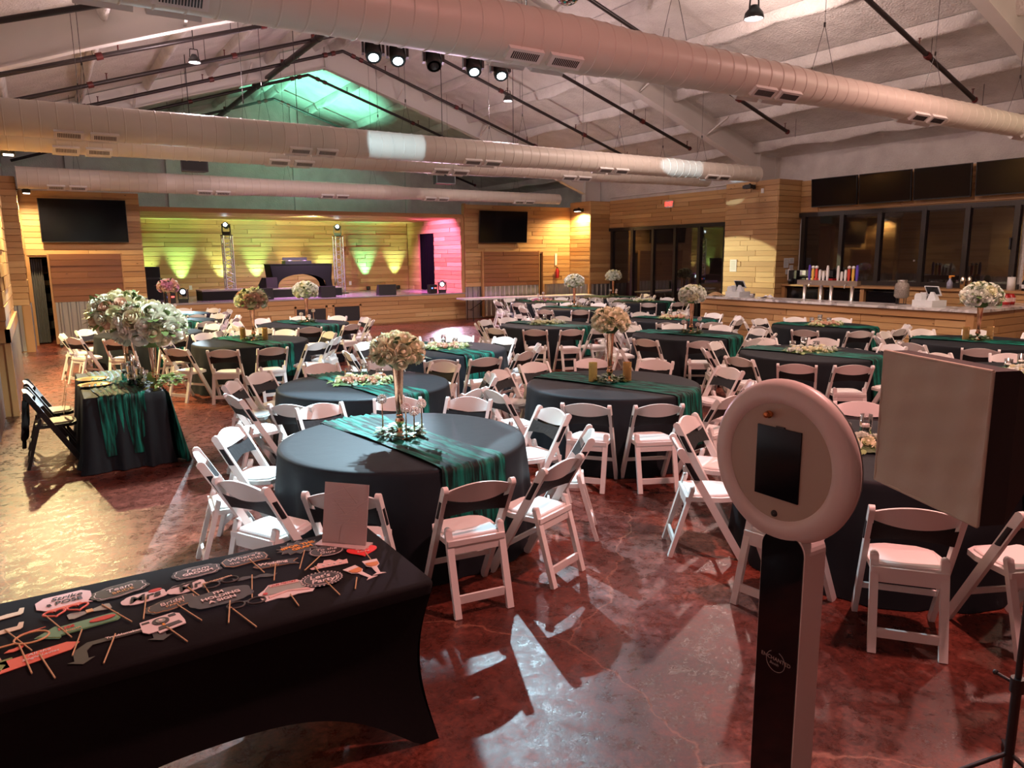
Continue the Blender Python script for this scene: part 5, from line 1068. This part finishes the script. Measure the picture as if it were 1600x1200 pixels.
prop('oval_sign', "black beaded oval card reading Let's Party!", .898, 2.947, -3, (.905, 2.882, .913, 2.763), [('card', scallop(.082, .068, 80, 0, 0), 'card_black', 0)]+[('border_line', ellipse(.074, .058), 'ink_white', .0012), ('card_face', ellipse(.071, .055), 'card_black', .0022)]+[('bead', [(p[0]*.004+.086*math.cos(q), p[1]*.004+.070*math.sin(q)) for p in ellipse(1, 1, 8)], 'card_white', .001) for q in [2*PI*k/30 for k in range(30)]], [("Let's", .048, (-.006, .018), 'ink_white', {'shear': .25, 'bold': .0008}), ('Party!', .048, (.004, -.024), 'ink_white', {'shear': .25, 'bold': .0008})], z=.005)
prop('car_prop', 'pink and grey wedding car card with a banner', .745, 2.938, -3, (.743, 2.848, .743, 2.761), [('card', [(-.11, -.045), (-.10, -.07), (-.05, -.062), (-.02, -.074), (.03, -.062), (.09, -.07), (.108, -.04), (.11, 0), (.09, .03), (.06, .075), (-.06, .08), (-.085, .04), (-.115, .01)], 'card_white', 0), ('car_body', [(-.098, -.02), (.098, -.02), (.085, .022), (.056, .066), (-.056, .07), (-.08, .034)], 'card_grey', .0025), ('bow', [(-.08, -.05), (0, -.022), (.085, -.048), (.085, -.03), (0, -.012), (-.08, -.03)], 'card_pink', .003), ('banner', [(-.06, .045), (.06, .04), (.06, .066), (-.06, .07)], 'card_pink', .005), ('tail_light', [(p[0]*.010-.088, p[1]*.010-.005) for p in ellipse(1, 1, 12)], 'ink_red', .005), ('tail_light', [(p[0]*.010+.088, p[1]*.010-.005) for p in ellipse(1, 1, 12)], 'ink_red', .005)], [('Just Married', .020, (0, .055), 'ink_red', {'shear': .2, 'z': .009})])
gl = []
for dx, rt in ((-.034, .08), (.036, -.32)):
    r2 = Matrix.Rotation(rt, 2); f = lambda P: [tuple(r2 @ Vector(p)+Vector((dx, .0))) for p in P]
    gl += [('glass_card', f([(-.034, .09), (.034, .09), (.03, .03), (.012, .008), (.008, -.06), (.03, -.075), (-.03, -.075), (-.008, -.06), (-.012, .008), (-.03, .03)]), 'card_white', .0 if dx < 0 else .004), ('champagne', f([(-.028, .055), (.028, .055), (.026, .03), (.01, .014), (-.01, .014), (-.026, .03)]), 'champagne', .003 if dx < 0 else .007)]
prop('champagne_prop', 'pair of pink champagne glass cards clinking', 1.10, 2.925, 12, (1.018, 2.851, .985, 2.778), gl)
prop('speech_bubble_sign', 'pink speech-bubble card reading Strike a POSE', -.045, 3.348, 4, None, [('card', bubble(.098, .066), 'card_pink', 0)], [('Strike', .048, (.01, .022), 'ink_black', S), ('a POSE', .042, (.0, -.022), 'ink_black', {'bold': .0006})])
def specs(col, hearts=False):
    m = MB(); pts = (lambda cx: [(cx+x*.038, y*.034, 0) for x, y in heart(1)]+[(cx+heart(1)[0][0]*.038, heart(1)[0][1]*.034, 0)]) if hearts else (lambda cx: ringpts(cx, 0, .034, .028))
    for cx in (-.040, .040): m.tube(pts(cx), .0042, 6, False)
    m.beam((-.010, .012, 0), (.010, .012, 0), .012, .004); return m
prop('heart_glasses_prop', 'coral heart-shaped glasses card on a stick', -.04, 3.226, 8, (-.101, 3.192, -.031, 2.983), [('frame', specs('x', True), 'card_coral', .005), ('brow_bar', [(-.06, .026), (.06, .026), (.06, .045), (-.06, .045)], 'card_coral', .003)], z=.004)
prop('glasses_prop', 'black round-glasses card with GROOM lettering strip', .526, 3.158, 10, (.461, 3.157, .465, 3.083), [('frame', specs('x'), 'card_black', .005), ('brow_bar', [(-.06, .024), (.06, .024), (.06, .044), (-.06, .044)], 'card_black', .003)], [('GROOMSMEN', .020, (0, .034), 'ink_gold', {'bold': .0008})])
prop('glasses_prop', 'black round-glasses card in front of the cloud card', .573, 2.901, -2, (.518, 2.866, .559, 2.681), [('frame', specs('x'), 'card_black', .005)])
prop('moustache_prop', 'black curled moustache card on a stick', .662, 3.136, -14, (.649, 3.129, .603, 2.935), [('card', [(0, .006), (.02, .022), (.05, .024), (.075, .006), (.095, .016), (.08, -.014), (.05, -.016), (.02, -.004), (0, -.014), (-.02, -.004), (-.05, -.016), (-.08, -.014), (-.095, .016), (-.075, .006), (-.05, .024), (-.02, .022)], 'card_black', 0)])
prop('bow_tie_prop', 'grey bow-tie card with a gold knot', .037, 3.181, 8, (.093, 3.182, .168, 2.989), [('card', [(-.075, -.022), (-.06, -.030), (-.012, -.012), (.012, -.012), (.06, -.030), (.075, -.022), (.075, .022), (.06, .030), (.012, .012), (-.012, .012), (-.06, .030), (-.075, .022)], 'card_grey', 0), ('knot', [(-.012, -.014), (.012, -.014), (.012, .014), (-.012, .014)], 'ink_gold', .003)])
prop('arrow_sign', 'green arrow card pointing left with red lettering', .001, 3.064, 6, (-.002, 2.992, -.034, 2.833), framed(0, 0, [(-.15, -.0), (-.075, -.06), (-.075, -.036), (.12, -.036), (.135, -.02), (.135, .03), (.12, .042), (-.075, .042), (-.075, .06)], 'card_green', 'leaf_pale', .95)+[('lips', [(p[0]*.045+.075, p[1]*.018+.003) for p in ellipse(1, 1, 16)], 'ink_red', .006)], [('KISS', .030, (-.045, .012), 'ink_red', {'bold': .001}), ('Booth', .024, (-.03, -.016), 'ink_gold', S)])
prop('arrow_sign', 'coral arrow card reading All the Single Ladies', -.131, 2.912, 10, (-.125, 2.878, -.088, 2.703), [('card', [(-.13, -.055), (-.10, 0), (-.13, .03), (.09, .03), (.125, .0), (.09, -.04)], 'card_coral', 0)], [('All the', .026, (.0, .010), 'card_white', S), ('Single Ladies', .022, (.0, -.018), 'card_white', S)])
prop('double_arrow_sign', 'dark two-headed arrow card bent downward at both ends', .115, 2.895, 2, (.099, 2.886, .055, 2.715), [('card', [(-.17, -.105), (-.125, -.14), (-.085, -.105), (-.105, -.105), (-.105, -.045), (-.085, -.012), (.085, -.012), (.105, -.03), (.105, -.09), (.085, -.09), (.13, -.125), (.17, -.09), (.148, -.09), (.148, -.02), (.11, .018), (-.10, .018), (-.148, -.03), (-.148, -.105)], 'card_black', 0)], [('Troublemakers', .020, (.02, .003), 'ink_white', {'bold': .0006})])
for yy, lb in ((3.32, 'upper cream cut-out word at the left picture edge'), (3.182, 'lower cream cut-out word at the left picture edge')):
    prop('word_prop', lb, -.235, yy, 9, (-.229, 3.154, -.154, 2.953) if yy < 3.25 else None, [('card', [(-.09, -.022), (.04, -.022), (.05, -.010), (.06, .035), (.045, .04), (.035, .01), (.0, .014), (-.03, .01), (-.09, .016)], 'card_cream', 0)])
prop('ring_prop', 'gold loop card with a pink bow', -.155, 3.06, 0, None, [('loop', MB().tube(ringpts(0, 0, .055, .045), .004, 6, False).tube([(-.05, -.02, 0), (-.14, -.03, 0)], .004, 6), 'ink_gold', .005), ('bow', [(-.04, .04), (-.005, .052), (.045, .06), (.005, .044)], 'card_coral', .006)])
prop('lips_prop', 'coral lips card on a stick at the left edge', -.205, 3.0, 20, (-.188, 2.992, -.153, 2.778), [('card', [(-.035, 0), (-.015, .012), (0, .008), (.015, .013), (.035, .004), (.012, -.013), (-.012, -.014)], 'card_coral', 0)])
prop('bottle_prop', 'pale green bottle-shaped card at the left edge', -.255, 2.90, 12, None, [('card', [(-.06, -.04), (.03, -.04), (.03, .018), (.05, .018), (.05, .032), (-.06, .032)], 'leaf_pale', 0), ('cork', [(-.02, .034), (.02, .034), (.02, .055), (-.02, .055)], 'tan', 0)])

# ================================================================== PHOTO BOOTH (right foreground); faces -X
pb = thing('photo_booth', 'round photo booth on a black and white pillar at right', 'photo booth', (1.95, 1.446, 0))
RY = Matrix.Rotation(-PI/2, 4, 'Y')    # local +Z -> world -X
ZC = 1.463
obj('light_ring', MB().lathe([(.190, .022), (.196, .030), (.215, .036), (.245, .030), (.262, .012), (.266, -.006), (.262, -.016), (.190, -.016)], 64, (0, 0, ZC), RY), 'ring', pb)
obj('face_plate', MB().lathe([(.001, .0215), (.192, .0215)], 64, (0, 0, ZC), RY), 'ring_face', pb)
obj('back_shell', MB().lathe([(.262, -.015), (.258, -.03), (.15, -.055), (.001, -.06)], 48, (0, 0, ZC), RY), 'black', pb)
obj('screen', MB().box2((-.027, -.082, ZC-.118), (-.021, .082, ZC+.112)), 'screen', pb)
obj('screen_notch', MB().box2((-.0272, -.02, ZC+.112), (-.0212, .012, ZC+.117)), 'black', pb)
lg = obj('camera_knob', MB().lathe([(.001, .034), (.007, .033), (.010, .026), (.006, .022), (.012, .016), (.012, .010), (.006, .006), (.006, .0)], 14, (-.0215, .034, ZC+.152), RY @ Matrix.Scale(1.05, 4)), 'copper', pb)
obj('button', MB().lathe([(.001, .0045), (.0105, .0045), (.0115, 0)], 16, (-.0215, .004, ZC-.172), RY), 'black', pb)
def pillar(hw, z1, x0, x1, rr):  # rounded-top slab, faces -X
    P = [(-hw, .02), (hw, .02)]+[(hw-rr+rr*math.cos(a), z1-rr+rr*math.sin(a)) for a in [PI/2*k/8 for k in range(9)]]+[(-hw+rr+rr*math.cos(a), z1-rr+rr*math.sin(a)) for a in [PI/2+PI/2*k/8 for k in range(9)]]
    m = MB(); n = len(P); m.add([(x0, y, z) for y, z in P]+[(x1, y, z) for y, z in P], [tuple(range(n)), tuple(range(2*n-1, n-1, -1))]+[(i, n+i, n+(i+1) % n, (i+1) % n) for i in range(n)]); return m
obj('pillar', pillar(.082, 1.24, -.02, .085, .06), mat('pillar_white', (.78, .72, .68), .4).name, pb, (0, -.035, 0))
obj('pillar_front', pillar(.078, 1.235, -.024, -.019, .058), 'black_gloss', pb, (0, -.035, 0))
obj('base_plate', MB().box2((-.24, -.22, 0), (.26, .22, .02)), 'ring', pb)
lgm = MB().tube([(-.0255, .036*math.cos(a), .79+.036*math.sin(a)) for a in [1.9+2*PI*.86*k/30 for k in range(31)]], .0011, 5)
obj('logo_ring', lgm, 'logo', pb, (0, -.035, 0))
RL = (PI/2, 0, -PI/2)
obj('logo_lettering', text_mesh('ENCHANTED', .0185, .0004, sp=1.05), 'logo', pb, (-.0252, -.035, .797), RL, label='dim lettering ENCHANTED on the pillar'); obj('logo_lettering', text_mesh('Booth', .014, .0004, shear=.3), 'logo', pb, (-.0252, -.029, .780), RL)
# softbox on a stand
ax = math.radians(24.2); uv = Vector((math.sin(ax), math.cos(ax), 0)); nv = Vector((-math.cos(ax), math.sin(ax), 0))   # along the face, outward normal
sb = thing('softbox', 'square beige softbox with black sides on a light stand at right edge', 'softbox', (2.58, 1.329, 0), math.atan2(-nv.x, nv.y))
# local frame: +Y = face normal, X = along the face
SW, S0, S1 = .262, 1.243, 1.750
def sbf(u, v):
    x, z = -SW+2*SW*u, S0+(S1-S0)*v; return (x, -.010*math.sin(PI*u)*math.sin(PI*v)+.0025*math.sin(22*u+5*v)+.002*math.sin(31*v+9*u), z)
fm = MB(); fm.grid(lambda u, v: sbf(1-u, v), 30, 30); obj('diffuser', fm, 'foam_cloth', sb)
rim = MB(); CN = [(-SW, S0), (SW, S0), (SW, S1), (-SW, S1)]
for k in range(4): a, b = CN[k], CN[(k+1) % 4]; rim.tube([(a[0], -.003, a[1]), (b[0], -.003, b[1])], .006, 6)
obj('rim', rim, 'foam_cloth', sb)
bm_ = MB(); zm = (S0+S1)/2
bm_.add([(x, -.005, z) for x, z in CN]+[(x, -.10, z) for x, z in CN]+[(-.07, -.44, zm-.07), (.07, -.44, zm-.07), (.07, -.44, zm+.07), (-.07, -.44, zm+.07)], [(k, (k+1) % 4, 4+(k+1) % 4, 4+k) for k in range(4)]+[(4+k, 4+(k+1) % 4, 8+(k+1) % 4, 8+k) for k in range(4)]+[(8, 9, 10, 11)])
obj('side_fabric', bm_, mat('softbox_black', (.030, .024, .022), .85).name, sb)
obj('lamp_head', MB().box((0, -.49, zm), (.11, .12, .12)), 'black', sb); obj('tilt_bracket', MB().box((.03, -.53, zm-.09), (.05, .06, .09)), 'black', sb)
px_, py_ = .07, -.556
obj('stand_pole', MB().tube([(px_, py_, .36), (px_, py_, zm-.08)], .012, 10), 'black', sb); obj('stand_column', MB().tube([(px_, py_, .04), (px_, py_, .42)], .018, 10), 'black', sb)
obj('collar', MB().tube([(px_, py_, .39), (px_, py_, .45)], .026, 10).tube([(px_, py_, .42), (px_+.075, py_+.02, .425)], .007, 6).ball((px_+.085, py_+.022, .426), .012, 8), 'black', sb)
for k in range(3):
    a = 2*PI*k/3+1.4; obj('stand_leg', MB().tube([(px_, py_, .12), (px_+.26*math.cos(a), py_+.26*math.sin(a), .010)], .009, 6), 'black', sb)
# ================================================================== THE STAGE SPOTLIGHTS' BEAMS, WITH ONE ADDED WASH
def beam(src, dst, W, col, spot, blend=.12, size=.03): lamp('SPOT', 'beam', src, W, col, dst, size, spot, blend)
beam((3.36, 7.85, 4.25), (2.6, 6.5, 0.76), 1900, COOL, 54, .35)      # nearest tables
beam((3.65, 7.85, 4.25), (0.6, 5.6, 0.0), 3800, COOL, 44, .3)       # floor at left
beam((4.63, 7.85, 4.25), (3.9, 4.4, 0.0), 1000, COOL, 24, .1)       # aisle in the middle
beam((4.63, 7.80, 4.25), (2.75, 2.5, 0.0), 1300, COOL, 20, .08)      # floor in front of the booth
beam((5.01, 7.85, 4.25), (4.8, 9.8, 0.76), 1400, COOL, 50, .35)     # third table
beam((4.25, 8.25, 4.25), (5.4, 12.08, 4.05), 800, COOL, 15)         # patch on the second duct
beam((4.85, 8.25, 4.25), (12.2, 12.1, 4.05), 5200, COOL, 4.2)         # patch on its far end
beam((4.10, 8.20, 4.55), (9.9, 8.0, 7.1), 2000, (.86, 1, .94), 22)  # roof patch
beam((3.20, 7.85, 4.25), (.80, 9.4, 1.3), 1100, (.86, 1, .92), 44, .5)        # sweetheart table
beam((8.72, 24.35, 3.15), (16.6, 14.25, 1.55), 8000, (1, .95, .50), 9.5)   # round patch on the bar column
beam((5.05, 24.05, 3.15), (-.25, 6.6, 0), 12000, (.75, .90, 1), 7, .6)      # long streak on the floor at left
beam((3.40, 22.4, 1.25), (1.6, 9.0, .4), 300, COOL, 40, .5)
beam((11.55, 22.25, 1.25), (9.5, 14.0, .9), 1300, (1, .70, .95), 50, .5)
beam((9.9, 22.9, 3.2), (12.1, 23.4, 2.0), 1300, (1, .22, .85), 85, .5)   # pink wash on the stage side wall
beam((7.3, 23.4, 3.3), (7.3, 23.2, .9), 900, (.85, .35, 1), 150, .8)    # purple wash on the stage floor
beam((7.3, 22.6, 3.32), (7.3, 26.3, 2.0), 380, (.74, 1, .46), 150, .8)   # added front wash on the stage back wall, from no fixture
beam((7.9, 24.6, 3.7), (8.5, 25.4, 7.7), 2200, (.26, 1, .62), 78, .8)   # green wash on the far roof bay
